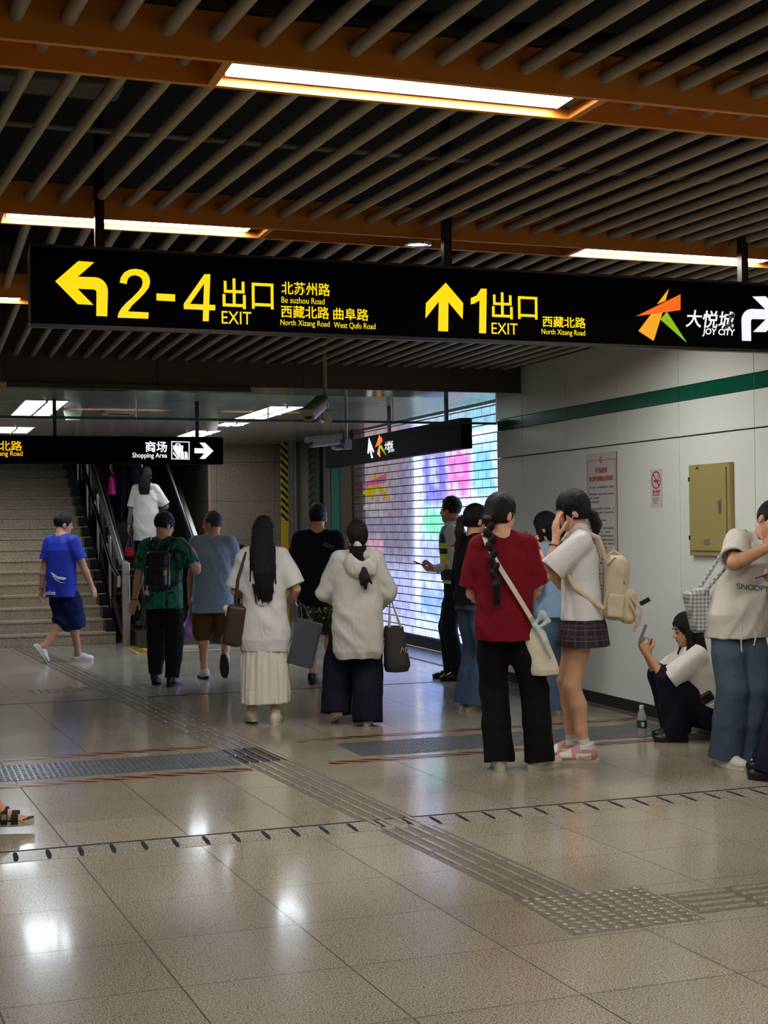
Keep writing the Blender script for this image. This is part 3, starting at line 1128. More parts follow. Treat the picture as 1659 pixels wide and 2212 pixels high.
lamp_lab = {(0, 0): 'lit tube lamp in the nearest orange beam, wholly in view', (0, 1): 'lit tube lamp in the nearest orange beam beyond the frame',
            (1, 0): 'lit tube lamp in the second orange beam above the turn arrow', (1, 1): 'lit tube lamp in the second orange beam above the white lettering',
            (2, 0): 'lit tube lamp in the farthest orange beam beside the sign end', (2, 1): 'lamp in the farthest beam behind the sign', (2, 2): 'lamp in the farthest beam behind the sign, by the wall'}
for i, (y0, y1) in enumerate(BEAMS):
    beam(i, y0, y1, LIT[i])
    for j, (la, lb) in enumerate(LIT[i]):
        ym = (y0 + y1) / 2
        t = empty('ceiling_light', (la + 0.02, ym, 2.83), 0, lamp_lab[(i, j)], 'lamp', 'tube lamps in the orange beams')
        L = lb - la
        MB().box((0, -0.080, 0.0), (L - 0.03, 0.080, 0.09)).box((0, -0.086, -0.006), (L - 0.03, -0.078, 0.01)).box((0, 0.078, -0.006), (L - 0.03, 0.086, 0.01)).build('housing', M('lamp_tray', (70, 66, 60), 0.5), t)
        MB().prism([(-0.077, 0.002), (-0.077, -0.004), (-0.066, -0.010), (0.066, -0.010), (0.077, -0.004), (0.077, 0.002)], lambda y, z: (0.0, y, z), lambda y, z, L=L: (L - 0.08, y, z)).build('diffuser', LAMPM, t)
        MB().box((L - 0.08, -0.078, -0.012), (L - 0.072, 0.078, 0.035)).build('end_cap', BLACKM, t)
# one more bay of the same ceiling behind the photographer
for yb in (1.70, -0.45):
    b = beam(3, yb, yb + 0.24, [(-1.2, 0.0), (1.75, 2.95), (3.9, 5.0)])
    tag(b, 'orange beam behind the viewer, out of the photo')
    for la, lb in ((-1.2, 0.0), (1.75, 2.95), (3.9, 5.0)):
        o = MB().box((-(lb - la) / 2 + 0.02, -0.053, 0), ((lb - la) / 2 - 0.05, 0.053, 0.012)).build('ceiling_light', LAMPM)
        o.location = ((la + lb) / 2, yb + 0.12, 2.83)
        tag(o, 'tube lamp in a beam behind the viewer, out of the photo', 'lamp', 'tube lamps out of the photo')

bays = [('nearest the viewer', 1.98, 3.90, -0.078, -0.75, 4.0, 'tubes of the nearest bay', 'round grey ceiling tube in the bay in front of the nearest orange beam'),
        ('', 4.0, 6.03, -0.078, -0.75, 5.2, 'tubes of the second bay', 'round grey ceiling tube in the bay between the two big orange beams'),
        ('', 6.1, 8.2, 0.016, -0.75, 5.2, 'tubes of the third bay', 'round grey ceiling tube in the bay right above the large exit sign'),
        ('', 8.3, YB + 0.02, 0.016, -0.75, 5.22, 'tubes of the farthest bay', 'round grey ceiling tube in the farthest bay ending at the dark bulkhead')]
for bi, (_, y0, y1, k, xa, xb, grp, lab) in enumerate(bays):
    L = y1 - y0
    mb = MB()
    pr = [(0.0185, 0.0), (0.021, 0.003), (0.021, 0.4)]
    mb.tube([(0, 0.0, 0), (0, 0.004, 0), (k * (L - 0.004), L - 0.004, 0), (k * L, L, 0)], [0.016, 0.021, 0.021, 0.016], 14)
    proto = mb.build('ceiling_tube', TUBEM, None, True)
    off = {0: 0.300 + 0.078 * (-0.01), 1: 0.512, 2: 0.55, 3: 0.867}[bi]
    pitch = 0.1372
    yref = {0: 3.9, 1: 6.03, 2: 6.3, 3: 11.14}[bi]
    n0 = math.ceil((xa - off) / pitch)
    n1 = math.floor((xb - off) / pitch)
    for n in range(n0, n1 + 1):
        o = proto if n == n0 else proto.copy()
        if o is not proto:
            COL.objects.link(o)
        xr = off + n * pitch
        o.location = (xr - k * (yref - y0), y0, ZT)
        tag(o, lab, 'ceiling tube', grp)

# services above the tubes
PIPEM = M('grey_conduit', (120, 116, 104), 0.5)
for k, (y, z, r, x0, x1, lab) in enumerate(((4.85, 3.10, 0.018, -1, 5, 'thin grey conduit above the tubes near the first beam'), (5.75, 3.12, 0.014, -1, 5, 'thin grey conduit above the tubes near the second beam'),
                                            (4.95, 3.35, 0.10, -1, 5, 'fat dark pipe high above the tubes'))):
    o = MB().tube([(x0, 0, 0), (x1, 0, 0)], r, 12).build('pipe', PIPEM if k < 2 else M('dark_pipe', (70, 62, 52), 0.6), None, True)
    o.location = (0, y, z)
    tag(o, lab, 'pipe')
o = MB().box((-0.6, -0.10, 0), (0.6, 0.10, 0.12)).build('duct', M('duct_metal', (104, 102, 96), 0.6), bevel=0.01)
o.location = (0.25, 5.58, 3.22)
tag(o, 'pale flat duct above the tubes', 'duct')

dl = empty('downlight', (2.30, 6.05, 2.797), 0, 'round white downlight in the second orange beam', 'lamp')
MB().lathe([(0.040, 0.012), (0.062, 0.010), (0.066, 0.0), (0.064, -0.010), (0.050, -0.012), (0.048, 0.0)]).build('rim', M('chrome', (220, 220, 222), 0.12, 1.0), dl, True)
MB().lathe([(0.001, 0.002), (0.048, 0.002), (0.048, -0.004), (0.001, -0.004)]).build('lens', EM('downlight_lens', (240, 246, 255), 9.0), dl)
MB().lathe([(0.055, 0.012), (0.055, 0.13)]).build('can', WHITEP, dl, True)

# ---------------------------------------------------------------- large exit sign
YEL = EM('sign_yellow', (255, 224, 0), SIGN)
WHI = EM('sign_white', (250, 246, 255), SIGN)
SG = empty('hanging_sign', (2.36, 5.86, 2.31), 0, 'large black hanging exit sign with yellow lettering and arrows', 'sign')
YF = 5.80


def sv(px, py, y=YF):
    p = survey(px, py, 1, y)
    return np.array((p[0] - 2.36, p[1] - 5.86, p[2] - 2.31))


sx0, sx1 = survey(66, 620, 1, YF)[0] - 2.36, 4.62 - 2.36
MB().prism([(-0.06, 0.335), (0.09, 0.325), (0.045, 0.005), (-0.06, 0.0)], lambda y, z: (sx0, y + 0.002, z), lambda y, z: (sx1, y + 0.002, z)).build('case', M('sign_black', (9, 6, 8), 0.7, spec=0.05), SG, bevel=0.003)
MB().box((sx0 - 0.004, -0.062, -0.006), (sx1, -0.04, 0.010)).box((sx0 - 0.004, -0.062, 0.326), (sx1, -0.045, 0.338)).build('edge_strip', M('edge_dark', (44, 40, 42), 0.35), SG)
for px in (215, 965, 1605):
    hx = survey(px, 540, 1, 5.84)[0] - 2.36
    MB().box((hx - 0.019, -0.035, 0.32), (hx + 0.019, 0.003, 1.2)).build('hanger', BLACKM, SG)


def shape(polys, mat, parent, name, y=YF, fn=sv, thick=0.003):
    mb = MB()
    for pl in polys:
        mb.prism(pl, lambda a, b: fn(a, b, y) + np.array((0, -thick, 0)), lambda a, b: fn(a, b, y) + np.array((0, 0.001, 0)))
    return mb.build(name, mat, parent)


def arc(cx_, cy_, rx_, ry_, a0, a1, n=8):
    return [(cx_ + rx_ * math.cos(math.radians(a)), cy_ + ry_ * math.sin(math.radians(a))) for a in np.linspace(a0, a1, n)]


TURN = [(119.3, 607.4), (169, 564), (203.4, 566.7), (168, 598)] + [(200, 599)] + arc(204, 630, 29, 31, -90, 0) + [(231.5, 683.3), (208, 682.4), (208.5, 634)] + arc(202, 632, 6.5, 7, 0, -90, 4) + [(167.3, 623.7), (201.6, 658.6), (168.2, 657)]
shape([TURN], YEL, SG, 'turn_arrow')
shape([[(962.5, 611), (1000, 655), (999, 689), (968.2, 652), (967.5, 716), (946.5, 715), (948, 651), (919, 687.5), (920, 655)]], YEL, SG, 'up_arrow')
R_T = [(1603 + (231.5 - x) * 0.80, 736 + (y - 683.3) * 0.83 + 0.05 * (231.5 - x)) for x, y in TURN]
shape([R_T], WHI, SG, 'turn_arrow')


def stext(body, x0, y0, x1, y1, mat, parent=SG, fn=sv, y=YF, u=RX, v=RZ, name='lettering', **k):
    """Lettering whose left-bottom and right-top corners stand at the surveyed points."""
    a, b = fn(x0, y1, y), fn(x1, y1, y)
    c = fn((x0 + x1) / 2, y0, y)
    d = fn((x0 + x1) / 2, y1, y)
    w, h = abs(np.dot(b - a, u)), abs(np.dot(c - d, v))
    base = np.array(a) * (1 - np.array(v)) + np.array(d) * np.array(v)
    return fit_text(body, base, u, v, w, h, mat, parent, name, **k)


for body, x0, y0, x1, y1, kw in (('出口', 481, 603, 591, 668, dict(bold=0.009)), ('EXIT', 479, 673, 543, 700, {}),
                                 ('北苏州路', 608, 610, 713, 638, dict(bold=0.009)), ('Be suzhou Road', 608, 643, 701, 656, {}), ('西藏北路', 607, 661, 711, 688, dict(bold=0.009)),
                                 ('曲阜路', 720, 666, 796, 692, dict(bold=0.009)), ('North Xizang Road', 606, 692, 712, 708, {}), ('West Qufu Road', 721, 697, 811, 712, {}),
                                 ('出口', 1063, 633, 1161, 690, dict(bold=0.009)), ('EXIT', 1062, 698, 1118, 722, {}),
                                 ('西藏北路', 1172, 684, 1265, 708, dict(bold=0.009)), ('North Xizang Road', 1170, 712, 1264, 727, {})):
    stext(body, x0, y0, x1, y1, YEL, **kw)
shape([[(1051, 624), (1049.5, 720), (1035, 719.5), (1036, 649), (1024, 656), (1017, 657.5), (1017, 644), (1030, 638), (1039, 623.5)]], YEL, SG, 'numeral')
TWO = [(517, 421), (522, 398), (537, 377), (560, 365), (585, 362), (612, 366), (634, 379), (646, 400), (648, 422), (642, 443), (627, 464), (600, 492), (570, 520), (552, 546), (642, 550), (640, 577), (508, 572),
       (512, 553), (524, 532), (545, 509), (575, 482), (600, 456), (613, 437), (617, 420), (613, 404), (602, 394), (584, 389), (566, 392), (554, 402), (548, 418), (547, 427)]
FOUR = [[(883, 385), (882, 425), (822, 511), (794, 512)], [(794, 512), (930, 518), (929, 541), (794, 535)], [(883, 385), (908, 385), (901, 588), (876, 587)]]
shape([[(x / 2, 400 + y / 2) for x, y in TWO]], YEL, SG, 'numeral')
shape([[(x / 2, 400 + y / 2) for x, y in q] for q in FOUR], YEL, SG, 'numeral')
shape([[(338, 634), (378, 636), (378, 651), (338, 649)]], YEL, SG, 'dash')
stext('大悦城', 1481, 671, 1587, 709, WHI, bold=0.012, shear=0.15)
stext('JOY CITY', 1517, 710, 1588, 728, WHI, bold=0.02, shear=0.15)
LOGO = [([(1444, 625), (1437, 650), (1419, 657)], (250, 176, 30)), ([(1431.5, 672), (1411.5, 736), (1379, 715), (1409, 675)], (246, 168, 28)),
        ([(1426.5, 690), (1440, 674), (1482, 739)], (140, 186, 24)), ([(1374, 683), (1469, 636), (1469, 670)], (255, 106, 20))]
for k, (pl, c) in enumerate(LOGO):
    shape([pl], EM('logo_%d' % k, c, SIGN), SG, 'emblem', thick=0.003 + 0.0006 * k)

# ---------------------------------------------------------------- sign over the stairs
Y2 = 14.0
S2 = empty('hanging_sign', (1.9, Y2, 2.12), 0, 'black hanging sign with a white shopping pictogram in front of the stairs', 'sign')


def sv2(px, py, y=Y2):
    p = survey(px, py, 1, y)
    return p - np.array((1.9, Y2, 2.12))


e0 = sv2(482, 945)
MB().box((-1.35, 0.004, 0.0), (e0[0], 0.13, e0[2] + 0.003)).build('case', M('sign_black', (9, 6, 8)), S2, bevel=0.004)
for px in (119, 428):
    hx = sv2(px, 930)[0]
    MB().box((hx - 0.018, 0.04, 0.27), (hx + 0.018, 0.07, 0.65)).build('hanger', BLACKM, S2)
kw2 = dict(parent=S2, fn=sv2, y=Y2)
stext('西藏北路', -52, 952, 48, 974, EM('sign_amber', (255, 196, 20), SIGN), bold=0.012, **kw2)
stext('North Xizang Road', -58, 974, 49, 988, EM('sign_amber', (255, 196, 20)), bold=0.01, **kw2)
stext('商场', 314, 953, 361, 977, WHI, bold=0.02, **kw2)
stext('Shopping Area', 286, 978, 361, 992, WHI, bold=0.012, **kw2)
shape([[(420, 968), (441, 968.5), (431, 956), (443, 956.5), (461, 974), (443, 991.5), (431, 991), (441, 979.5), (420, 979)]], WHI, S2, 'arrow', Y2, sv2)
BX = [[(370, 953), (409.5, 954), (409.5, 956), (370, 955)], [(370, 990), (409.5, 991), (409.5, 993), (370, 992)], [(370, 953), (372, 953), (372, 992), (370, 992)], [(407.5, 954), (409.5, 954), (409.5, 992), (407.5, 992)]]
shape(BX, WHI, S2, 'pictogram_frame', Y2, sv2)
shape([[(374, 962), (396, 962.5), (395, 975), (389, 980), (389, 989), (386, 989), (374, 970)], [(374, 975), (386, 990), (382, 990), (374, 980)],
       [(380, 957.5), (389, 957.8), (391, 962), (388, 962), (387, 960), (382, 960), (381, 962), (378, 962)],
       [(390, 977), (397, 975), (398, 990), (390, 990)], [(399, 975), (405, 977), (406, 990), (399, 990)]], WHI, S2, 'shopping_bag_pictogram', Y2, sv2)

# ---------------------------------------------------------------- sign along the shutter
X3 = 5.0
S3 = empty('hanging_sign', (X3, 14.3, 2.19), 0, 'black hanging sign with a small orange star logo seen at a slant before the shutter', 'sign')


def sv3(px, py, x=X3):
    return survey(px, py, 0, x) - np.array((X3, 14.3, 2.19))


MB().box((0.004, -2.22, 0.0), (0.12, 2.2, 0.29)).build('case', M('sign_black', (9, 6, 8)), S3, bevel=0.004)
for px in (832, 955):
    q = sv3(px, 920)
    MB().box((0.03, q[1] - 0.02, 0.28), (0.06, q[1] + 0.02, 0.6)).build('hanger', BLACKM, S3)


def shape3(polys, mat, name, k=0):
    mb = MB()
    for pl in polys:
        mb.prism(pl, lambda a, b: sv3(a, b) + np.array((-0.003 - 0.0006 * k, 0, 0)), lambda a, b: sv3(a, b) + np.array((0.001, 0, 0)))
    return mb.build(name, mat, S3)


shape3([[(797, 945), (808, 975), (807, 978), (801, 970), (806, 989), (802.5, 990), (799, 972), (795.5, 981), (794, 978)]], WHI, 'arrow')
for k, (pl, c) in enumerate((([(820, 939), (822, 950), (814, 958)], 0), ([(820, 960), (821.5, 988), (815, 980)], 1), ([(820, 965), (824, 961), (834.5, 984)], 2), ([(811, 966), (816, 953), (824, 943), (826.5, 953), (821, 960)], 3))):
    shape3([pl], MATS['logo_%d' % c], 'emblem', k)
stext('大悦城', 831, 953, 849, 972, WHI, parent=S3, fn=lambda a, b, y: sv3(a, b), y=0, u=(0, -1, 0), v=RZ, bold=0.02)
stext('JOY CITY', 839, 971, 852, 978, WHI, parent=S3, fn=lambda a, b, y: sv3(a, b), y=0, u=(0, -1, 0), v=RZ, bold=0.02)

# ---------------------------------------------------------------- glass smoke curtain
GL = glass_mat('clear_glass', (226, 236, 230), 0.05)
GEDGE = M('green_glass_edge', (4, 92, 70), 0.2)
gx = [-1.2] + [survey(p, 880, 1, YE + 0.03)[0] for p in (295, 579, 848, 1072)]
glab = ['left', 'second from the left', 'second from the right', 'right']
for i, (a, b) in enumerate(zip(gx[:-1], gx[1:])):
    t = empty('glass_smoke_curtain', ((a + b) / 2, YE + 0.03, 2.405), 0, 'clear glass smoke curtain pane under the bulkhead, ' + ('leftmost of four', 'second of four from the stairs side', 'third of four, behind the upper camera', 'rightmost, next to the white wall')[i], 'glass pane', 'glass panes under the bulkhead')
    w = (b - a) / 2
    MB().box((-w + 0.004, -0.005, 0.02), (w - 0.004, 0.005, 0.37)).build('pane', GL, t)
    MB().box((-w + 0.002, -0.008, 0.0), (w - 0.002, 0.008, 0.021)).build('edge', GEDGE, t)
    MB().box((w - 0.004, -0.008, 0.0), (w + 0.004, 0.008, 0.37)).build('joint', STEEL, t)
t = MB().box((-1.1, -0.05, 0), (0.88, 0.0, 0.045)).build('light_strip', M('strip_dark_green', (18, 60, 42), 0.4), bevel=0.004)
t.location = (1.9, YB - 0.002, 2.60)
tag(t, 'slim dark green strip under the front edge of the bulkhead', 'strip')

# ---------------------------------------------------------------- low ceiling fittings
TROF = EM('troffer_light', (236, 246, 255), TROFFER)
for px, Y, w, l, lab in ((0.0, 15.2, 0.42, 1.9, 'square lamp in the low ceiling above the staircase, nearest'), (0.0, 18.6, 0.42, 1.1, 'square lamp in the low ceiling above the staircase, farther back'),
                         (2.56, 15.4, 0.36, 1.9, 'square lamp in the low ceiling over the escalator, nearest'), (2.56, 17.1, 0.3, 0.55, 'square lamp in the low ceiling over the escalator, middle one'),
                         (2.5, 18.9, 0.36, 1.2, 'square lamp in the low ceiling over the escalator, behind the sign hanger'), (2.9, 20.6, 0.36, 0.6, 'square lamp in the low ceiling over the escalator, farthest')):
    t = empty('ceiling_lamp_panel', (1.40 + px, Y, ZC), 0, lab, 'lamp', 'square lamps in the low ceiling')
    MB().box((-w / 2 - 0.02, -l / 2 - 0.02, -0.006), (w / 2 + 0.02, -l / 2, 0.0)).box((-w / 2 - 0.02, l / 2, -0.006), (w / 2 + 0.02, l / 2 + 0.02, 0)).box((-w / 2 - 0.02, -l / 2, -0.006), (-w / 2, l / 2, 0)).box((w / 2, -l / 2, -0.006), (w / 2 + 0.02, l / 2, 0)).build('frame', WHITEP, t)
    MB().box((-w / 2, -l / 2, -0.004), (w / 2, l / 2, -0.001)).build('diffuser', TROF, t)
    MB().box((-0.012, -l / 2, -0.02), (0.012, l / 2, -0.004)).box((-w / 2, -0.012, -0.02), (w / 2, 0.012, -0.004)).build('louvre', GREYP, t)
for k, (px, py, lab) in enumerate(((157, 896, 'small white ceiling speaker left of the dark vent'), (455, 920, 'small white ceiling speaker above the shopping sign'))):
    p = survey(px, py, 2, ZC - 0.06)
    o = MB().lathe([(0.10, 0.12), (0.10, 0.10), (0.075, 0.0), (0.001, 0.0)][::-1] + []).build('ceiling_speaker', M('cream_plastic', (196, 190, 172), 0.5), None, True)
    o.location = (p[0], p[1], ZC - 0.12)
    tag(o, lab, 'speaker')
p = survey(255, 890, 2, ZC)
o = empty('ceiling_vent', (p[0], p[1], ZC - 0.03), 0, 'small square white vent with a soot smudge in the low ceiling', 'vent')
MB().box((-0.16, -0.16, 0.0), (0.16, 0.16, 0.03)).build('frame', WHITEP, o, bevel=0.005)
MB().box((-0.12, -0.13, -0.004), (0.12, -0.02, 0.002)).build('grille', DARKV, o)

# ---------------------------------------------------------------- rolling shutter and the screen behind it
Y0S, Y1S = 12.0, 17.86
scr_w, scr_h = 96, 64
g = np.zeros((scr_h + 1, scr_w + 1, 3))
gy = np.linspace(Y0S - 0.05, Y1S - 0.02, scr_w + 1)      # along the wall
gz = np.linspace(0.05, 2.76, scr_h + 1)
YY, ZZ = np.meshgrid(gy, gz)


def at3(px, py):
    q = survey(px, py, 0, XS + 0.1)
    return q[1], q[2]


def blend(c, mask):
    g[:] = g * (1 - mask[..., None]) + np.array(lin(c)[:3]) * mask[..., None]


def patch(x0, y0, x1, y1, c, soft=0.06, k=1.0, rough=0.0):
    ya, za = at3(x0, (y0 + y1) / 2)
    yb, zb = at3(x1, (y0 + y1) / 2)
    xm = (x0 + x1) / 2
    zt, zl = at3(xm, y0)[1], at3(xm, y1)[1]
    jit = rough * (np.sin(YY * 23 + ZZ * 9) + np.sin(ZZ * 31 - YY * 13))
    sg_ = lambda t: 1 / (1 + np.exp(-np.clip(t / soft * 4, -30, 30)))
    m = sg_(ya - YY + jit) * sg_(YY - yb + jit) * sg_(zt - ZZ + jit) * sg_(ZZ - zl + jit)
    blend(c, m * k)


g[:] = np.array(lin((208, 220, 252))[:3])
patch(700, 900, 893, 1230, (112, 106, 122), 0.3)
patch(760, 880, 860, 1010, (150, 120, 118), 0.3, 0.8)
patch(770, 1000, 850, 1110, (128, 112, 104), 0.2, 0.7)
patch(790, 1160, 825, 1200, (196, 140, 150), 0.1, 0.7)
patch(700, 1230, 893, 1420, (158, 160, 206), 0.3, 0.9)
patch(893, 940, 903, 1300, (250, 252, 255), 0.05)
patch(912, 975, 962, 1090, (124, 112, 214), 0.1, 0.95, 0.02)
patch(925, 990, 940, 1050, (196, 214, 252), 0.06, 0.7, 0.03)
patch(966, 975, 1012, 1072, (252, 112, 196), 0.08, 0.95, 0.03)
patch(982, 1000, 996, 1030, (250, 170, 224), 0.06, 0.9, 0.02)
patch(976, 1045, 990, 1066, (160, 210, 250), 0.06, 0.9, 0.02)
patch(1020, 965, 1062, 1075, (104, 196, 234), 0.1, 0.85, 0.03)
patch(912, 1100, 962, 1160, (104, 232, 160), 0.1, 0.9, 0.03)
patch(906, 1165, 975, 1250, (150, 158, 226), 0.12, 0.7, 0.02)
patch(905, 1270, 960, 1330, (120, 160, 250), 0.1, 0.8, 0.04)
patch(1000, 860, 1075, 960, (170, 226, 252), 0.15, 0.7, 0.03)
patch(700, 1340, 1000, 1420, (196, 204, 244), 0.15, 0.7)
lite = 0.90 + 0.16 * np.sin(YY * 17 + 2 * np.sin(ZZ * 9)) * np.sin(ZZ * 21 + YY * 3)
g *= lite[..., None]
me = bpy.data.meshes.new('display')
vv = [(0, y - 15.4, z) for z in gz for y in gy]
W1 = scr_w + 1
ff = [(r * W1 + c, r * W1 + c + 1, (r + 1) * W1 + c + 1, (r + 1) * W1 + c) for r in range(scr_h) for c in range(scr_w)]
n = len(vv)
vv += [(0.05, y - 15.4, z) for y, z in ((gy[0], gz[0]), (gy[-1], gz[0]), (gy[-1], gz[-1]), (gy[0], gz[-1]))]
ff += [(n, n + 3, n + 2, n + 1)]
me.from_pydata(vv, [], ff)
ca = me.color_attributes.new('picture', 'FLOAT_COLOR', 'POINT')
buf = np.ones((len(vv), 4), np.float32)
buf[:n, :3] = g.reshape(-1, 3)
ca.data.foreach_set('color', buf.ravel())
m_, nt_, b_ = newmat('display_picture')
at_ = node(nt_, 'ShaderNodeAttribute', attribute_name='picture')
b_.inputs['Base Color'].default_value = (0.02, 0.02, 0.02, 1)
nt_.links.new(at_.outputs['Color'], b_.inputs['Emission Color'])
b_.inputs['Emission Strength'].default_value = SCREEN
SCR = link_mesh('display_screen', me, m_)
SCR.location = (XS + 0.12, 15.4, 0)
tag(SCR, 'large bright advertising screen behind the rolling shutter', 'screen')


def svs(px, py, x=XS + 0.112):
    return survey(px, py, 0, x) - np.array((XS + 0.12, 15.4, 0))


for k, (pl, c) in enumerate((([(812, 1020), (818, 1040), (800, 1050), (806, 1028)], (255, 214, 30)), ([(776, 1052), (800, 1040), (835, 1022), (834, 1042), (790, 1052)], (255, 110, 180)),
                             ([(782, 1066), (798, 1048), (815, 1047), (806, 1082), (795, 1070)], (255, 216, 20)), ([(812, 1048), (824, 1050), (844, 1078), (826, 1072)], (250, 210, 20)))):
    mb = MB()
    mb.prism(pl, lambda a, b, k=k: svs(a, b) + np.array((-0.004 - 0.001 * k, 0, 0)), lambda a, b: svs(a, b))
    mb.build('emblem', EM('neon_%d' % k, c, 1.1), SCR)
for body, x0, y0, x1, y1 in (('大悦城', 778, 1086, 838, 1106), ('Holiday', 797, 1106, 835, 1118)):
    stext(body, x0, y0, x1, y1, EM('neon_white', (255, 250, 240), 1.1), parent=SCR, fn=lambda a, b, y: svs(a, b), y=0, u=(0, -1, 0), v=RZ, bold=0.015, shear=0.3)

SH = empty('rolling_shutter', (XS, 15.4, 0), 0, 'lowered see-through rolling shutter with thin dark slats across the bright screen', 'shutter')
SLATM = M('shutter_rod', (70, 80, 120), 0.35, 0.6)
PANEM = glass_mat('shutter_pane', (236, 240, 250), 0.03, 0.08)
z = 0.14
k = 0
while z < ZC - 0.02:
    mb = MB()
    mb.box((-0.008, Y0S - 15.4, z), (0.008, Y1S - 15.4, z + 0.011))
    for q in np.arange(Y0S + (0.11 if k % 2 else 0.0), Y1S, 0.22):
        mb.box((-0.001, q - 15.4 - 0.0016, z + 0.010), (0.001, q - 15.4 + 0.0016, min(z + 0.095, ZC)))
    mb.build('slat', SLATM, SH)
    z += 0.095
    k += 1
MB().add([(0.006, Y0S - 15.4, 0.14), (0.006, Y1S - 15.4, 0.14), (0.006, Y1S - 15.4, ZC), (0.006, Y0S - 15.4, ZC)], [(0, 1, 2, 3)]).build('clear_panel', PANEM, SH)
MB().box((-0.02, Y0S - 15.4, 0.01), (0.02, Y1S - 15.4, 0.14)).build('bottom_bar', M('shutter_bar', (44, 40, 36), 0.35, 0.4), SH, bevel=0.004)
MB().box((-0.04, Y1S - 15.4 - 0.03, 0), (0.04, Y1S - 15.4 + 0.03, ZC)).build('guide_rail', STEELD, SH)
o = MB().box((XW + 0.02, YE + 0.02, 0), (XS - 0.02, 17.9, 0.008)).build('threshold', M('threshold_metal', (150, 156, 168), 0.25, 0.6))
tag(recenter(o), 'flat grey metal threshold plate in front of the shutter', 'threshold')

# hazard striped edge and steel rails beside the granite wall
HZ, nt, b = newmat('hazard_stripes')
tc = node(nt, 'ShaderNodeTexCoord')
sx = node(nt, 'ShaderNodeSeparateXYZ')
nt.links.new(tc.outputs['Object'], sx.inputs[0])
t_ = math_(nt, 'FRACT', math_(nt, 'MULTIPLY', math_(nt, 'ADD', sx.outputs[2], sx.outputs[0]), 8.6))
nt.links.new(mixc(nt, math_(nt, 'MULTIPLY', math_(nt, 'GREATER_THAN', t_, 0.5), math_(nt, 'GREATER_THAN', sx.outputs[2], 1.55)), lin((206, 178, 24)), lin((14, 13, 12))), b.inputs['Base Color'])
b.inputs['Roughness'].default_value = 0.5
ha, hb = survey(608, 1100, 1, 20.6)[0], survey(622, 1100, 1, 20.6)[0]
o = MB().box((-(hb - ha) / 2, -0.03, 0), ((hb - ha) / 2, 0.03, ZC)).build('hazard_strip', HZ)
o.location = ((ha + hb) / 2, 20.6, 0)
tag(o, 'vertical yellow and black striped edge strip beside the granite wall', 'edge strip')
o = MB().box((0, -0.05, 0), (0.05, 0.05, ZC)).box((0.07, -0.03, 0), (0.11, 0.05, ZC)).build('guide_rail', STEEL)
o.location = (hb + 0.02, 20.6, 0)
tag(o, 'tall narrow steel guide rail beside the striped strip', 'rail')
fit_text('当心夹手', np.array((-0.035, -0.0315, 1.10)), RX, RZ, 0.07, 0.28, M('sticker_orange', (196, 96, 20), 0.5), o)
p = survey(520, 1181, 1, 21.59)
o = empty('wall_sticker', (p[0] + 0.2, 21.595, p[2]), 0, 'small orange sticker with a black end on the granite wall', 'sticker')
MB().box((-0.22, -0.004, -0.035), (-0.15, 0.0, 0.035)).build('black_end', BLACKM, o)
MB().box((-0.15, -0.003, -0.03), (0.3, 0.0, 0.03)).build('label', M('sticker_tan', (176, 112, 70), 0.5), o)

# ---------------------------------------------------------------- staircase
SX0, SX1, SY = -0.2, 2.58, 17.80
RISE, RUN, NST = 0.15, 0.30, 22
STR = empty('staircase', (1.2, SY, 0), 0, 'broad brown granite staircase climbing behind the man in blue', 'stairs')
for i in range(NST):
    mb = MB()
    y, zz = i * RUN, i * RISE
    mb.box((SX0 - 1.2, y + 0.012, zz - (0.3 if i else 0)), (SX1 - 1.2, y + RUN + 0.02, zz + RISE - 0.03))
    mb.box((SX0 - 1.2, y - 0.004, zz + RISE - 0.03), (SX1 - 1.2, y + RUN + 0.02, zz + RISE))
    mb.build('step', STEPM, STR, bevel=0.004)
mb = MB()
for i in range(NST):
    mb.box((SX1 - 1.2 - 0.12, i * RUN + 0.05, i * RISE + 0.03), (SX1 - 1.2 + 0.005, i * RUN + RUN + 0.05, i * RISE + RISE + 0.14))
mb.build('stringer', BLACKT, STR)
mb = MB()
for i, (x0, x1) in enumerate(((-0.62, -0.60), (-0.585, -0.575), (-0.55, -0.53), (-0.545, -0.51), (-0.50, -0.46))):
    pass
# glass and steel balustrade of the stairs
BR = empty('stair_railing', (2.66, 17.45, 0), 0, 'steel and glass railing between staircase and escalator', 'railing')
sl = RISE / RUN


def rl(y, h):
    return (0.0, y, max(0, (y - 0.35)) * sl + h)


MB().box((-0.045, -0.05, 0), (0.045, 0.05, 1.04)).build('post', STEEL, BR, bevel=0.006)
for y in (1.15, 2.3, 3.45, 4.6, 5.75):
    MB().tube([(-0.03, y, (y - 0.35) * sl), (-0.03, y, (y - 0.35) * sl + 0.98)], 0.022, 12).build('post', STEEL, BR, True)
MB().tube([(0.0, -0.02, 1.03)] + [rl(y, 1.03) for y in (0.35, 3, 6.5)], 0.034, 14).build('top_rail', STEEL, BR, True)
MB().tube([(-0.1, -0.05, 0.74), (-0.1, -0.08, 0.86)] + [(-0.1, rl(y, 0.9)[1], rl(y, 0.9)[2]) for y in (0.1, 0.5, 3, 6.5)], 0.025, 14).build('hand_rail', M('polished_steel', (206, 200, 190), 0.15, 1.0), BR, True)
MB().prism([(0.06, 0.05), (6.5, 0.05 + 6.15 * sl), (6.5, 0.95 + 6.15 * sl), (0.35, 0.95), (0.06, 0.95)], lambda y, z: (-0.006, y, z), lambda y, z: (0.006, y, z)).build('glass_panel', GL, BR)
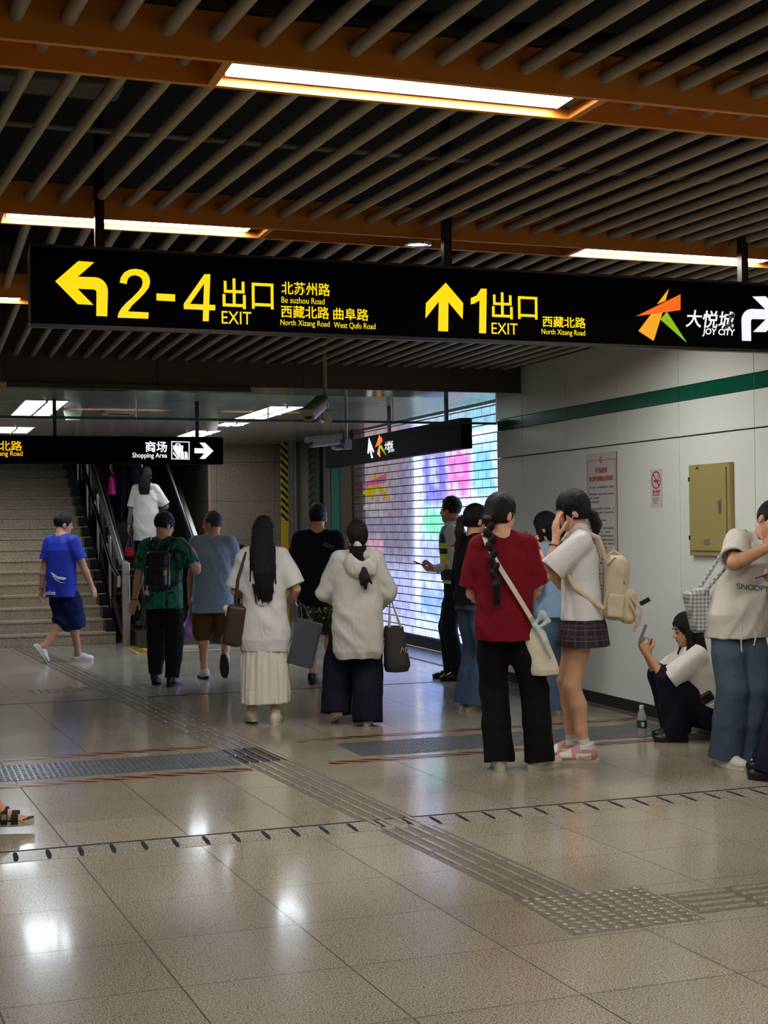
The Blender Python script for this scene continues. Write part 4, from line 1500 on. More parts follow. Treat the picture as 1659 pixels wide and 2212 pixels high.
MB().prism([(0.0, 0.0), (6.5, 6.15 * sl - 0.1), (6.5, 6.15 * sl + 0.12), (0.3, 0.14), (0.0, 0.14)], lambda y, z: (-0.03, y, z), lambda y, z: (0.03, y, z)).build('base_channel', STEELD, BR)

fit_text('C17', np.array((-0.75 + 0.35, -0.005, 0.03)), RX, RZ, 0.11, 0.05, M('pen_mark', (70, 58, 48), 0.7), [c for c in STR.children if c.name == 'step'][0], shear=0.2)

# ---------------------------------------------------------------- escalator
ES = empty('escalator', (3.31, 17.2, 0), 0, 'dark escalator between the staircase and the granite wall', 'escalator')
et = math.tan(math.radians(30))


def ez(y):
    return max(0.0, y - 1.3) * et


ESTEP = M('escalator_step', (40, 36, 34), 0.5, 0.4)
for i in range(16):
    y = -0.2 + i * 0.40
    zt = round(ez(y + 0.2) / 0.01) * 0.01
    mb = MB().box((-0.46, y, zt - 0.25), (0.46, y + 0.40, zt - 0.004))
    for q in np.arange(-0.45, 0.45, 0.03):
        mb.box((q, y - 0.002, zt - 0.25), (q + 0.014, y + 0.40, zt))
    mb.build('step', ESTEP, ES)
for sgn in (-1, 1):
    x = sgn * 0.52
    path = [(0.0, 0.0), (1.3, 0.0), (6.6, 5.3 * et)]
    MB().prism([(-0.3, 0.0), (1.3, 0.0), (6.6, 5.3 * et - 0.3), (6.6, 5.3 * et + 0.22), (1.3, 0.22), (-0.3, 0.22)], lambda a, b: (x - 0.05, a, b), lambda a, b: (x + 0.05, a, b)).build('skirt', STEELD, ES)
    MB().prism([(-0.05, 0.22), (1.3, 0.22), (6.6, 5.3 * et + 0.22), (6.6, 5.3 * et + 0.88), (1.2, 0.88), (0.0, 0.88), (-0.25, 0.75), (-0.30, 0.5), (-0.2, 0.3)], lambda a, b: (x - 0.006, a, b), lambda a, b: (x + 0.006, a, b)).build('balustrade_panel', GL if sgn < 0 else STEELD, ES)
    hrl = [(x, 0.3, 0.26), (x, -0.15, 0.30), (x, -0.33, 0.42), (x, -0.38, 0.6), (x, -0.30, 0.78), (x, -0.12, 0.89), (x, 0.3, 0.92), (x, 1.2, 0.92), (x, 1.8, 0.92 + 0.36), (x, 6.6, 0.92 + 5.3 * et)]
    MB().tube(hrl, 0.038, 12).build('handrail', BLACKM, ES, True)
    MB().tube([(x - sgn * 0.01, 0.3, 0.86), (x - sgn * 0.01, 1.25, 0.86), (x - sgn * 0.01, 6.6, 0.86 + 5.3 * et)], 0.02, 10).build('rail_profile', STEEL, ES, True)
MB().box((-0.46, -0.7, 0.0), (0.46, -0.2, 0.012)).build('comb_plate', STEEL, ES)
MB().prism([(-0.2, 0.0), (1.3, 0.0), (6.6, 5.3 * et - 0.6), (6.6, 5.3 * et + 0.55), (1.3, 0.5), (-0.2, 0.5)], lambda a, b: (0.58, a, b), lambda a, b: (0.78, a, b)).build('side_cladding', STEELD, ES)
o = MB().box((-0.8, -0.02, 0), (0.8, 0.02, 0.0016)).build('floor_tape', YELLOWP)
o.location = (3.7, 16.35, 0)
tag(o, 'thin yellow line on the floor before the escalator', 'floor tape')
o = MB().box((-0.1, -0.45, 0), (0.1, 0.45, 0.006), 0)
for i in range(5):
    o.box((-0.07, -0.38 + i * 0.16, 0.006), (0.05, -0.30 + i * 0.16, 0.008), 1)
o = o.build('caution_plate', [M('caution_yellow', (190, 150, 20), 0.5), BLACKM])
o.location = (2.70, 16.62, 0)
tag(o, 'small yellow and black caution plate on the floor before the escalator', 'floor sign')

# ---------------------------------------------------------------- things on the right wall
KHAKI = M('khaki_enamel', (158, 146, 92), 0.4, 0, 0.05, 6)
eb = empty('electrical_cabinet', (XW, 8.245, 1.236), 0, 'khaki metal electrical cabinet on the white wall above the sitting woman', 'cabinet')
MB().box((-0.035, -0.255, 0), (0.0, 0.255, 0.636)).build('body', KHAKI, eb, bevel=0.004)
MB().box((-0.046, -0.222, 0.035), (-0.034, 0.228, 0.605)).build('door', KHAKI, eb, bevel=0.003)
MB().tube([(-0.045, -0.155, 0.30), (-0.062, -0.155, 0.31), (-0.062, -0.155, 0.37), (-0.045, -0.155, 0.38)], 0.006, 8).box((-0.049, -0.17, 0.29), (-0.044, -0.14, 0.39)).build('handle', STEEL, eb)
MB().box((-0.048, -0.02, 0.075), (-0.045, 0.05, 0.115)).build('label_plate', M('plate_grey', (120, 112, 104), 0.4), eb)
for z in (0.11, 0.52):
    MB().tube([(-0.046, 0.236, z), (-0.046, 0.236, z + 0.03)], 0.006, 8).build('hinge', BLACKM, eb)
MB().prism([(0.10, 0.600), (0.15, 0.602), (0.128, 0.622)], lambda y, z: (-0.047, y, z), lambda y, z: (-0.0455, y, z)).build('torn_sticker', M('dark_red', (70, 26, 24), 0.6), eb)

PAPER = M('poster_white', (206, 202, 200), 0.5)
RED = M('print_red', (176, 30, 44), 0.5)
GREYT = M('print_grey', (96, 92, 92), 0.6)
UY = (0, -1, 0)
ns = empty('no_smoking_sign', (XW, 9.0, 1.58), 0, 'small white no smoking sticker with a red ring on the white wall', 'sign')
MB().box((-0.003, -0.082, 0), (0, 0.082, 0.285)).build('sheet', PAPER, ns)
mb = MB()
ring = lambda r, n=36: [(r * math.cos(a), r * math.sin(a)) for a in np.linspace(0, 2 * math.pi, n, endpoint=False)]
o_, i_ = ring(0.066), ring(0.056)
for k in range(36):
    j = (k + 1) % 36
    mb.prism([o_[k], o_[j], i_[j], i_[k]], lambda y, z: (-0.004, -y, z + 0.205), lambda y, z: (-0.003, -y, z + 0.205))
mb.prism([(-0.045, 0.04), (-0.038, 0.047), (0.045, -0.04), (0.038, -0.047)], lambda y, z: (-0.0045, -y, z + 0.205), lambda y, z: (-0.003, -y, z + 0.205))
mb.build('prohibition_ring', RED, ns)
MB().box((-0.0038, -0.03, 0.192), (-0.003, 0.036, 0.203)).box((-0.0038, -0.042, 0.192), (-0.003, -0.034, 0.203)).box((-0.0038, -0.03, 0.182), (-0.003, 0.02, 0.186)).tube([(-0.0036, -0.034, 0.206), (-0.0036, -0.022, 0.218), (-0.0036, -0.034, 0.230), (-0.0036, -0.022, 0.242)], 0.002, 6).build('cigarette_pictogram', BLACKM, ns)
fit_text('禁止吸烟', np.array((-0.003, 0.05, 0.105)), UY, RZ, 0.10, 0.026, RED, ns, bold=0.02)
fit_text('NO SMOKING', np.array((-0.003, 0.05, 0.088)), UY, RZ, 0.10, 0.011, RED, ns)
mb = MB()
for r, z in enumerate((0.070, 0.058, 0.046, 0.030)):
    for c in range(6):
        if (c * 7 + r * 3) % 5 != 4:
            mb.box((-0.0036, 0.048 - c * 0.013 - 0.010, z), (-0.003, 0.048 - c * 0.013, z + 0.006))
mb.build('small_print', GREYT, ns)

nt_o = empty('notice_board', (XW, 9.845, 0.72), 0, 'tall white notice with a red heading hanging on the white wall', 'notice')
MB().box((-0.006, -0.255, 0), (0, 0.255, 1.31)).build('board', PAPER, nt_o, bevel=0.002)
MB().box((-0.008, -0.258, 0), (-0.004, -0.25, 1.31)).build('edge_strip', M('notice_edge', (120, 96, 92), 0.5), nt_o)
mb = MB()
mb.box((-0.0068, 0.225, 0.04), (-0.006, 0.229, 1.255)).box((-0.0068, -0.229, 0.04), (-0.006, -0.225, 1.255)).box((-0.0068, 0.03, 1.251), (-0.006, 0.229, 1.255)).box((-0.0068, -0.229, 1.251), (-0.006, -0.03, 1.255)).box((-0.0068, -0.229, 0.04), (-0.006, 0.229, 0.044))
mb.build('border', RED, nt_o)
mb = MB()
o_, i_ = ring(0.021), ring(0.014)
for k in range(36):
    j = (k + 1) % 36
    mb.prism([o_[k], o_[j], i_[j], i_[k]], lambda y, z: (-0.0072, -y, z * 1.25 + 1.255), lambda y, z: (-0.006, -y, z * 1.25 + 1.255))
mb.box((-0.0072, -0.014, 1.252), (-0.006, 0.014, 1.258))
mb.build('emblem', RED, nt_o)
fit_text('关于轨道交通', np.array((-0.006, 0.10, 1.15)), UY, RZ, 0.20, 0.045, RED, nt_o, bold=0.015)
fit_text('禁止携带危险物品目录的通告', np.array((-0.006, 0.20, 1.085)), UY, RZ, 0.40, 0.042, RED, nt_o, bold=0.015)
rnd = random.Random(3)
mb = MB()
z = 1.03
while z > 0.08:
    ln = rnd.choice((22, 22, 22, 15, 9, 22, 18))
    for c in range(ln):
        if rnd.random() < 0.9:
            y = 0.205 - c * 0.0188
            mb.box((-0.0068, y - 0.0125, z), (-0.006, y, z + 0.013))
            mb.box((-0.0069, y - 0.016, z + 0.004), (-0.006, y - 0.004, z + 0.0065))
    z -= 0.031 if rnd.random() < 0.8 else 0.055
mb.build('body_print', GREYT, nt_o)

# ---------------------------------------------------------------- security cameras
CAMG = M('camera_grey', (142, 136, 128), 0.35, 0.3)
for k, (px, py0, py1, Y, lab, yaw_, pit, ztop) in enumerate(((703, 745, 900, 10.8, 'grey security camera on the long pole before the bulkhead, upper of the two', 142, -22, 3.02), (748, 900, 960, 13.2, 'grey security camera under the low ceiling, lower of the two', 98, -6, ZC))):
    p = survey(px, py1, 1, Y)
    t = empty('security_camera', (p[0], p[1], p[2]), 0, lab, 'security camera', 'security cameras over the walkway')
    MB().tube([(0, 0, 0), (0, 0, ztop - p[2])], 0.017, 12).build('pole', GREYP, t, True)
    MB().box((-0.045, -0.045, -0.05), (0.045, 0.045, 0.05)).build('joint_box', GREYP, t, bevel=0.006)
    Rm = rotz(yaw_) @ rotx(pit)
    c0 = V3(0, 0, 0.01) + rotz(yaw_) @ V3(0, 0.22, 0.02 if k else 0.04)
    MB().tube([V3(0, 0, -0.02), rotz(yaw_) @ V3(0, 0.10, -0.045), rotz(yaw_) @ V3(0, 0.16, -0.03)], 0.02, 10).build('bracket', GREYP, t, True)
    out = [(0.052 * np.sign(math.cos(a)) * abs(math.cos(a)) ** 0.5, 0.052 * np.sign(math.sin(a)) * abs(math.sin(a)) ** 0.5) for a in np.linspace(0, 2 * math.pi, 24, endpoint=False)]
    MB().prism(out, lambda x, z: c0 + Rm @ V3(x, -0.15, z), lambda x, z: c0 + Rm @ V3(x, 0.17, z)).build('housing', CAMG, t, True)
    MB().prism([(x * 1.12, z * 1.12) for x, z in out if z > -0.01], lambda x, z: c0 + Rm @ V3(x, -0.16, z + 0.002), lambda x, z: c0 + Rm @ V3(x, 0.21, z + 0.002)).build('sun_shield', CAMG, t)
    MB().prism([(x * 1.06, z * 1.06) for x, z in out], lambda x, z: c0 + Rm @ V3(x, -0.175, z), lambda x, z: c0 + Rm @ V3(x, -0.13, z)).build('rear_cap', BLACKM, t, True)
    MB().tube([c0 + Rm @ V3(0, 0.168, 0), c0 + Rm @ V3(0, 0.176, 0)], 0.034, 20).build('lens', M('lens_black', (8, 8, 12), 0.05), t, True)

# ---------------------------------------------------------------- floor fittings
TACT = granite('tactile_stone', (84, 77, 66), (136, 127, 112), 180, 0.3, None, 0, 0.1)
TACB = granite('tactile_bar_stone', (116, 108, 94), (180, 171, 155), 160, 0.2, None, 0, 0.08)
METT = M('tactile_metal', (150, 150, 152), 0.22, 1.0)


def tact_bar(mat=None, bmat=None):
    t = empty('tactile_tile', (0, 0, 0), 0)
    MB().box((-0.1435, -0.1435, -0.004), (0.1435, 0.1435, 0.0012)).build('base', mat or TACT, t)
    for k in range(4):
        x = (k - 1.5) * 0.070
        pl = [(x + (0.017 - 0.006 * (abs(s) > 0.9)) * c, 0.128 * s) for c, s in ((-1, -0.94), (-0.6, -1), (0.6, -1), (1, -0.94), (1, 0.94), (0.6, 1), (-0.6, 1), (-1, 0.94))]
        MB().prism(pl, lambda a, b: (a, b, 0.001), lambda a, b: (x + (a - x) * 0.8, b * 0.985, 0.006)).build('bar', bmat or TACB, t)
    return t


tA, tB = tact_bar(), None
tag(tA, 'long-bar tactile floor tile of the guiding path across the hall', 'tactile tile', 'guiding path tiles')
ang = math.atan(0.0776)
first = True
yy = 4.95 + 0.145
while yy < 17.7:
    metal = 8.36 < yy < 8.97
    if metal:
        if tB is None:
            tB = tact_bar(M('tactile_metal_base', (96, 96, 98), 0.4, 1.0), METT)
            t = tB
        else:
            t = copy_tree(tB)
        tag(t, 'metal tactile tile where the guiding path crosses the tread plates', 'tactile tile', 'metal tactile tiles')
    else:
        t = tA if first else copy_tree(tA)
        first = False
    t.location = (2.42 - 0.0776 * (yy - 4.95), yy, 0.0)
    t.rotation_euler = (0, 0, ang)
    yy += 0.29
for k in range(8):
    t = copy_tree(tA)
    t.location = (2.97 + 0.29 * k, 4.68, 0)
    t.rotation_euler = (0, 0, math.pi / 2)
    tag(t, 'long-bar tactile floor tile of the branch running to the white wall', 'tactile tile', 'branch path tiles')
for k in (-2, -1, 1):
    t = copy_tree(tA)
    t.location = (1.80 + 0.29 * k, 12.88, 0)
    t.rotation_euler = (0, 0, ang)
    tag(t, 'tactile floor tile of the short cross row before the stairs', 'tactile tile', 'cross row tiles')
td = empty('tactile_tile', (0, 0, 0), 0, 'blister dome tactile floor tile at the path junction', 'tactile tile', 'dome tiles at the junction')
MB().box((-0.1365, -0.1235, -0.004), (0.1365, 0.1235, 0.0012)).build('base', TACT, td)
for i in range(5):
    for j in range(5):
        MB().lathe([(0.0175, 0.001), (0.0165, 0.004), (0.011, 0.0062), (0.001, 0.0066)], ((i - 2) * 0.0545, (j - 2) * 0.0492, 0), 12).build('dome', TACB, td, True)
for i in range(2):
    for j in range(2):
        t = td if i + j == 0 else copy_tree(td)
        t.location = (2.40 + 0.275 * i, 4.59 + 0.249 * j, 0)

DRS = granite('drain_stone', (100, 93, 82), (184, 176, 161), 160, 0.22, None, 0, 0.1)
dc = empty('drain_cover', (0, 0, 0), 0, 'granite slot drain cover in the strip across the near floor', 'drain cover', 'slot drain covers')
MB().box((-0.29, -0.11, -0.004), (0.289, 0.095, 0.0014)).build('slab', DRS, dc)
for k in range(4):
    x = -0.29 + 0.0725 + 0.145 * k
    MB().prism([(x - 0.012, -0.095), (x + 0.004, -0.10), (x + 0.014, -0.02), (x + 0.012, 0.08), (x - 0.002, 0.085), (x - 0.010, 0.02)], lambda a, b: (a, b, 0.0008), lambda a, b: (a, b, 0.0022)).build('slot', DARKV, dc)
for k in range(10):
    t = dc if k == 0 else copy_tree(dc)
    t.location = (-0.033 + 0.58 * k, 6.45, 0)
o = MB().box((-3, -0.008, -0.002), (3, 0.008, 0.0016)).build('drain_gap', DARKV)
o.location = (2.28, 6.56, 0)
tag(o, 'thin dark gap along the far edge of the slot drain', 'gap')
o = MB().box((-3.4, -0.018, -0.002), (3.4, 0.018, 0.002)).build('floor_joint_strip', M('joint_black', (26, 26, 30), 0.3))
o.location = (2.4, 12.07, 0)
tag(o, 'long dark joint strip across the floor before the stairs', 'joint strip')

PLATE = M('tread_plate', (160, 163, 168), 0.3, 0.8, 0.08, 9)
pp = MB().box((-0.298, -0.275, -0.004), (0.298, 0.275, 0.002))
for i in range(17):
    for j in range(15):
        a = 0.785 if (i + j) % 2 else -0.785
        pp.obox((-0.281 + i * 0.0351, -0.256 + j * 0.0366, 0.0032), (0.0135, 0.0042, 0.0022), rotz(math.degrees(a)))
pr_ = pp.build('tread_plate', PLATE)
first = True
for seg_, lab, grp in (((-1.02, -0.42, 0.18, 0.78, 1.38), 'steel tread plate in the floor strip left of the guiding path', 'tread plates on the stairs side'),
                       ((2.76, 3.36, 3.96, 4.56), 'steel tread plate in the floor strip between guiding path and white wall', 'tread plates on the wall side')):
    for x in seg_:
        o = pr_ if first else pr_.copy()
        if not first:
            COL.objects.link(o)
        first = False
        o.location = (x + 0.3, 8.66, 0)
        tag(o, lab, 'floor plate', grp)
TAPE, nt, b = newmat('orange_black_tape')
tc = node(nt, 'ShaderNodeTexCoord')
sx = node(nt, 'ShaderNodeSeparateXYZ')
nt.links.new(tc.outputs['Object'], sx.inputs[0])
t_ = math_(nt, 'FRACT', math_(nt, 'MULTIPLY', math_(nt, 'ADD', sx.outputs[0], math_(nt, 'MULTIPLY', sx.outputs[1], 1.6)), 6.0))
nt.links.new(mixc(nt, math_(nt, 'GREATER_THAN', t_, 0.5), lin((160, 104, 62)), lin((34, 30, 28))), b.inputs['Base Color'])
b.inputs['Roughness'].default_value = 0.28
for xa, xb, y, lab in ((-1.0, 2.0, 8.225, 'orange and black tape on the near side of the left tread plates'), (-1.0, 1.93, 9.16, 'orange and black tape on the far side of the left tread plates'),
                       (2.50, 5.22, 8.235, 'orange and black tape on the near side of the tread plates by the wall'), (2.55, 5.22, 9.17, 'orange and black tape on the far side of the tread plates by the wall')):
    o = MB().box((-(xb - xa) / 2, -0.05, -0.001), ((xb - xa) / 2, 0.05, 0.0016)).build('floor_tape', TAPE)
    o.location = ((xa + xb) / 2, y, 0)
    tag(o, lab, 'floor tape', 'warning tapes on the floor')

# water bottle
bt = empty('water_bottle', (4.78, 8.37, 0), 0, 'clear plastic water bottle with a green label standing on the floor', 'bottle')
PET = M('clear_plastic', (226, 232, 230), 0.12, 0)
PET.node_tree.nodes['Principled BSDF'].inputs['Transmission Weight'].default_value = 0.75
PET.node_tree.nodes['Principled BSDF'].inputs['IOR'].default_value = 1.2
MB().lathe([(0.001, 0.0), (0.029, 0.0), (0.033, 0.008), (0.031, 0.03), (0.033, 0.05), (0.033, 0.125), (0.031, 0.14), (0.026, 0.165), (0.016, 0.19), (0.0135, 0.20), (0.001, 0.20)]).build('body', PET, bt, True)
MB().lathe([(0.0335, 0.066), (0.0342, 0.068), (0.0342, 0.118), (0.0335, 0.12)]).build('label', M('label_green', (10, 74, 40), 0.35), bt, True)
MB().obox((-0.012, -0.0335, 0.094), (0.009, 0.0015, 0.015), rotz(-20)).build('print', PAPER, bt)
MB().lathe([(0.001, 0.197), (0.016, 0.197), (0.0165, 0.2), (0.0165, 0.217), (0.0155, 0.221), (0.001, 0.221)]).build('cap', WHITEP, bt, True)

# ================================================================= THE PEOPLE
WHITE_SHOE = M('shoe_white', (222, 220, 212), 0.5, 0, 0.05, 30)
WHITE_SOLE = M('sole_white', (226, 222, 210), 0.6)
BLACK_SHOE = M('shoe_black', (18, 18, 20), 0.4, 0, 0.2, 30)
BLACK_SOLE = M('sole_black', (14, 13, 13), 0.6)
CREAM_SHOE = M('shoe_cream', (206, 196, 172), 0.55, 0, 0.08, 30)
PHONE = M('phone_dark', (20, 22, 34), 0.15)
PHONES = M('phone_silver', (150, 150, 158), 0.2, 0.6)
GLOW = EM('phone_screen', (150, 170, 190), 0.5)
LEATH = M('dark_brown_leather', (58, 40, 38), 0.45, 0, 0.15, 12, 0.2, 60)


def phone(p, c, Rm, mat, lab, group=None):
    o = MB().obox(c, (0.037, 0.0045, 0.077), Rm).build('phone', mat, bevel=0.003)
    held('phone', o, p, lab, 'phone', group)
    s_ = MB().obox(np.array(c) + Rm @ V3(0, -0.0048, 0), (0.034, 0.0006, 0.072), Rm).build('screen', GLOW)
    attach(s_, o)
    l_ = MB()
    for dz in (0.06, 0.04):
        l_.tube([np.array(c) + Rm @ V3(-0.02, 0.0045, dz), np.array(c) + Rm @ V3(-0.02, 0.0065, dz)], 0.007, 10)
    attach(l_.build('camera_lens', BLACKM), o)
    return o


def lace(s, i, sh, fp, Rf, v):
    mb = MB()
    for k in range(4):
        y, z = 0.040 + 0.020 * k, 0.012 - 0.013 * k
        mb.tube([fp((-0.02, y, z - 0.004)), fp((0, y + 0.004, z + 0.006)), fp((0.02, y, z - 0.004))], 0.0035, 6)
    mb.build('laces', WHITEP, sh, True)


# -- man in blue jersey
J, nt, b = newmat('blue_jersey')
tc = node(nt, 'ShaderNodeTexCoord')
wv = node(nt, 'ShaderNodeTexBrick', i_Scale=26.0)
wv.inputs['Color1'].default_value = lin((16, 48, 178))
wv.inputs['Color2'].default_value = lin((22, 58, 196))
wv.inputs['Mortar'].default_value = lin((14, 38, 150))
wv.inputs['Mortar Size'].default_value = 0.05
mp = node(nt, 'ShaderNodeMapping')
mp.inputs['Rotation'].default_value = (math.pi / 2, 0.6, 0)
nt.links.new(tc.outputs['Object'], mp.inputs[0])
nt.links.new(mp.outputs[0], wv.inputs['Vector'])
nt.links.new(wv.outputs[0], b.inputs['Base Color'])
b.inputs['Roughness'].default_value = 0.7
MALE = lambda hem, w=0.0: [(hem, 0.19 + w, 0.135 + w), (1.0, 0.180 + w, 0.125 + w), (1.15, 0.180 + w, 0.122 + w), (1.28, 0.192 + w, 0.125 + w), (1.37, 0.18 + w * 0.6, 0.108), (1.425, 0.11, 0.085), (1.455, 0.07, 0.066)]
p1 = Person('man in a bright blue sports jersey and navy shorts walking past the stairs', 134, 1430, 1.64, 26, female=False, skin=1, la=(-0.10, -0.20, 0.19), lpitch=55, lyaw=-30, ra=(0.10, 0.16, 0.085), ryaw=-45, lw=(-0.27, -0.03, 0.80), rw=(0.33, 0.16, 0.82), hyaw=-40, hpitch=10)
p1.body()
h = p1.hair('short')
p1.hair_done(*h)
g1 = p1.top('jersey', J, MALE(0.75, 0.005), 0.72, (0.078, 0.088), 0.068, 0.005, 1.0)
JW = M('jersey_white', (226, 232, 244), 0.7)
p1.decal(g1, 'ection', (-0.06, 0.80), 0.17, 0.05, JW, bold=0.03)
sw_ = [[(-0.06, 1.04), (0.0, 0.985), (0.06, 0.955), (0.13, 0.945), (0.15, 0.965), (0.13, 0.975), (0.06, 0.985), (0.0, 1.02)], [(-0.03, 1.0), (0.02, 0.95), (0.09, 0.915), (0.14, 0.91), (0.09, 0.925), (0.02, 0.965)]]
me = poly_mesh(sw_)
lo = np.array([v.co[:2] for v in me.vertices])
c_, e_ = (lo.min(0) + lo.max(0)) / 2, lo.max(0) - lo.min(0)
p1.decal(g1, '', (c_[0], c_[1]), e_[0], e_[1], JW, mesh=me, name='swoosh_print')
p1.trousers('shorts', cloth('navy_shorts', (14, 30, 78)), (0.115, 0.125, 0.128, 0.13, 0.13), hem=1.22, hipr=(0.165, 0.118), amp=0.007)
p1.shoes(WHITE_SHOE, WHITE_SOLE, 'clog')
MB().tube([p1.WL + 0.029 * (unit(V3(math.cos(a), math.sin(a), 0)) ) for a in np.linspace(0, 2 * math.pi, 14)], 0.006, 6).build('bracelet', LEATH, p1.root, True)

# -- woman on the escalator
OFFW = cloth('off_white_cotton', (216, 210, 198))
p2 = Person('woman in a long white T-shirt standing on the escalator with a red bag', 0, 0, 1.62, 2, base=0.70, floor=(3.26, 19.5), la=(-0.1, -0.02, 0.085), lw=(-0.27, 0.05, 0.78), rw=(0.16, 0.28, 1.02), rpole=(1, -0.5, -0.6), vox=0.006)
p2.body()
v, m, d = p2.hair('long')
v.u(loft([(1.30, 0, -0.085, 0.075, 0.03), (1.42, 0, -0.075, 0.085, 0.05), (1.60, 0, -0.03, 0.085, 0.085)]), 0.02)
p2.hair_done(v, HAIRB, d)
p2.top('undershirt', cloth('grey_jersey', (130, 124, 118)), MALE(1.0, -0.02), 1.9, (0.06, 0.043), 0.058, 0.003)
p2.top('t_shirt', OFFW, [(0.62, 0.185, 0.14), (0.8, 0.19, 0.14), (1.0, 0.185, 0.135), (1.2, 0.185, 0.13), (1.35, 0.19, 0.115), (1.42, 0.11, 0.085), (1.45, 0.07, 0.065)], 0.9, (0.076, 0.09), 0.06, 0.005, 2.0)
p2.trousers('trousers', cloth('black_cloth', (20, 19, 20)), (0.10, 0.09, 0.08, 0.075, 0.075))
p2.shoes(BLACK_SHOE, BLACK_SOLE)
hb = p2.gripL
o = Vol().u(rbox(hb + V3(0, 0, -0.30), (0.075, 0.11, 0.075), None, 0.03)).mesh('handbag', M('red_bag', (190, 26, 40), 0.5, 0, 0.3, 30), None, 0.006)
held('handbag', o, p2, 'small red handbag hanging from the hand of the woman on the escalator', 'bag')
attach(MB().tube([hb + V3(-0.05, 0.06, -0.24), hb + V3(0, 0.0, -0.02), hb + V3(0.05, 0.06, -0.24)], 0.006, 8).tube([hb + V3(-0.05, -0.06, -0.24), hb + V3(0, 0.0, -0.02), hb + V3(0.05, -0.06, -0.24)], 0.006, 8).build('strap', M('blue_strap', (120, 150, 190), 0.5), None, True), o)

# -- person higher on the escalator
p3 = Person('person in dark clothes high on the escalator, mostly hidden by the sign', 0, 0, 1.66, 4, base=1.62, floor=(3.28, 21.25), lw=(-0.27, 0.02, 0.86), vox=0.007)
p3.body()
p3.hair_done(*p3.hair('short'))
p3.top('jacket', cloth('dark_navy', (20, 22, 34)), MALE(0.80, 0.01), 1.85, (0.075, 0.055), 0.06)
p3.trousers('trousers', cloth('dark_navy', (20, 22, 34)), (0.10, 0.09, 0.085, 0.08, 0.08))
p3.shoes(BLACK_SHOE, BLACK_SOLE)
hb = p3.gripL
o = Vol().u(loft([(hb[2] - 0.40, hb[0], hb[1], 0.07, 0.13), (hb[2] - 0.12, hb[0], hb[1], 0.035, 0.11)], 4)).mesh('tote_bag', M('magenta_bag', (226, 30, 150), 0.5), None, 0.006)
held('tote_bag', o, p3, 'bright pink bag held by the person high on the escalator', 'bag')
attach(MB().tube([hb + V3(0, 0.07, -0.13), hb + V3(0, 0, -0.0), hb + V3(0, -0.07, -0.13)], 0.006, 8).build('handle', M('magenta_bag', (226, 30, 150)), None, True), o)

# -- man in green tie-dye with backpack
TD, nt, b = newmat('green_tie_dye')
tc = node(nt, 'ShaderNodeTexCoord')
nz = node(nt, 'ShaderNodeTexNoise', i_Scale=9.0, i_Detail=1.5, i_Distortion=1.2)
mp = node(nt, 'ShaderNodeMapping')
mp.inputs['Scale'].default_value = (1.3, 1.0, 0.8)
nt.links.new(tc.outputs['Object'], mp.inputs[0])
nt.links.new(mp.outputs[0], nz.inputs['Vector'])
cr = node(nt, 'ShaderNodeMapRange')
cr.inputs[1].default_value, cr.inputs[2].default_value = 0.40, 0.54
nt.links.new(nz.outputs[0], cr.inputs[0])
nt.links.new(mixc(nt, cr.outputs[0], lin((8, 20, 20)), lin((22, 118, 94))), b.inputs['Base Color'])
b.inputs['Roughness'].default_value = 0.8
p4 = Person('man in a green tie-dye T-shirt with a black backpack in front of the escalator', 355, 1481, 1.61, 8, female=False, skin=0, face=True, la=(-0.12, 0.10, 0.10), lpitch=14, lyaw=12, ra=(0.10, -0.06, 0.085), lw=(-0.36, 0.10, 0.72), lpole=(-1, -0.6, 0.1), rw=(0.27, 0.20, 1.26), rpole=(0.7, -0.1, -1), hyaw=-38, hpitch=14, lh=(unit((-0.35, 0.35, -0.8)), (0.2, -0.9, -0.3), 0.25), lean=4)
p4.body()
p4.hair_done(*p4.hair('short'))
p4.top('t_shirt', TD, MALE(0.76, 0.008), 0.78, (0.080, 0.092), 0.068, 0.005, 3.0)
p4.trousers('trousers', cloth('black_jogger', (22, 22, 28)), (0.112, 0.10, 0.092, 0.085, 0.062), drop=0.0)
p4.shoes(BLACK_SHOE, BLACK_SOLE, 'sneaker', extra=lace)
MB().tube([p4.WL + 0.031 * unit(V3(math.cos(a), math.sin(a), -0.3)) for a in np.linspace(0, 2 * math.pi, 14)], 0.007, 6).build('wristwatch', M('dark_green_strap', (16, 60, 50), 0.5), p4.root, True)
bk = V3(0, -0.175, 1.13)
o = Vol().u(rbox(p4.tp(bk), (0.125, 0.060, 0.19), p4.Rs, 0.055)).u(rbox(p4.tp(bk + V3(0, -0.055, -0.06)), (0.10, 0.035, 0.10), p4.Rs, 0.03), 0.012).mesh('backpack', M('black_nylon', (15, 15, 17), 0.4, 0, 0.2, 20, 0.2, 50), None, 0.006, folds(0.003, 24))
held('backpack', o, p4, 'black backpack on the back of the man in the green T-shirt', 'backpack')
for sgn in (-1, 1):
    attach(MB().tube([p4.tp((sgn * 0.06, -0.135, 1.27)), p4.tp((sgn * 0.10, -0.135, 1.36)), p4.tp((sgn * 0.125, -0.06, 1.445)), p4.tp((sgn * 0.13, 0.07, 1.40)), p4.tp((sgn * 0.13, 0.14, 1.25))], 0.018, 8).build('strap', BLACKM, None, True), o)
attach(MB().tube([p4.tp((-0.085, -0.25, 0.98)), p4.tp((-0.09, -0.255, 0.93))], 0.006, 6).tube([p4.tp((-0.09, -0.255, 0.93)), p4.tp((-0.09, -0.255, 0.885))], [0.022, 0.026], 10).build('charm', M('charm_cream', (190, 160, 130), 0.5, 0, 0.5, 60), None, True), o)
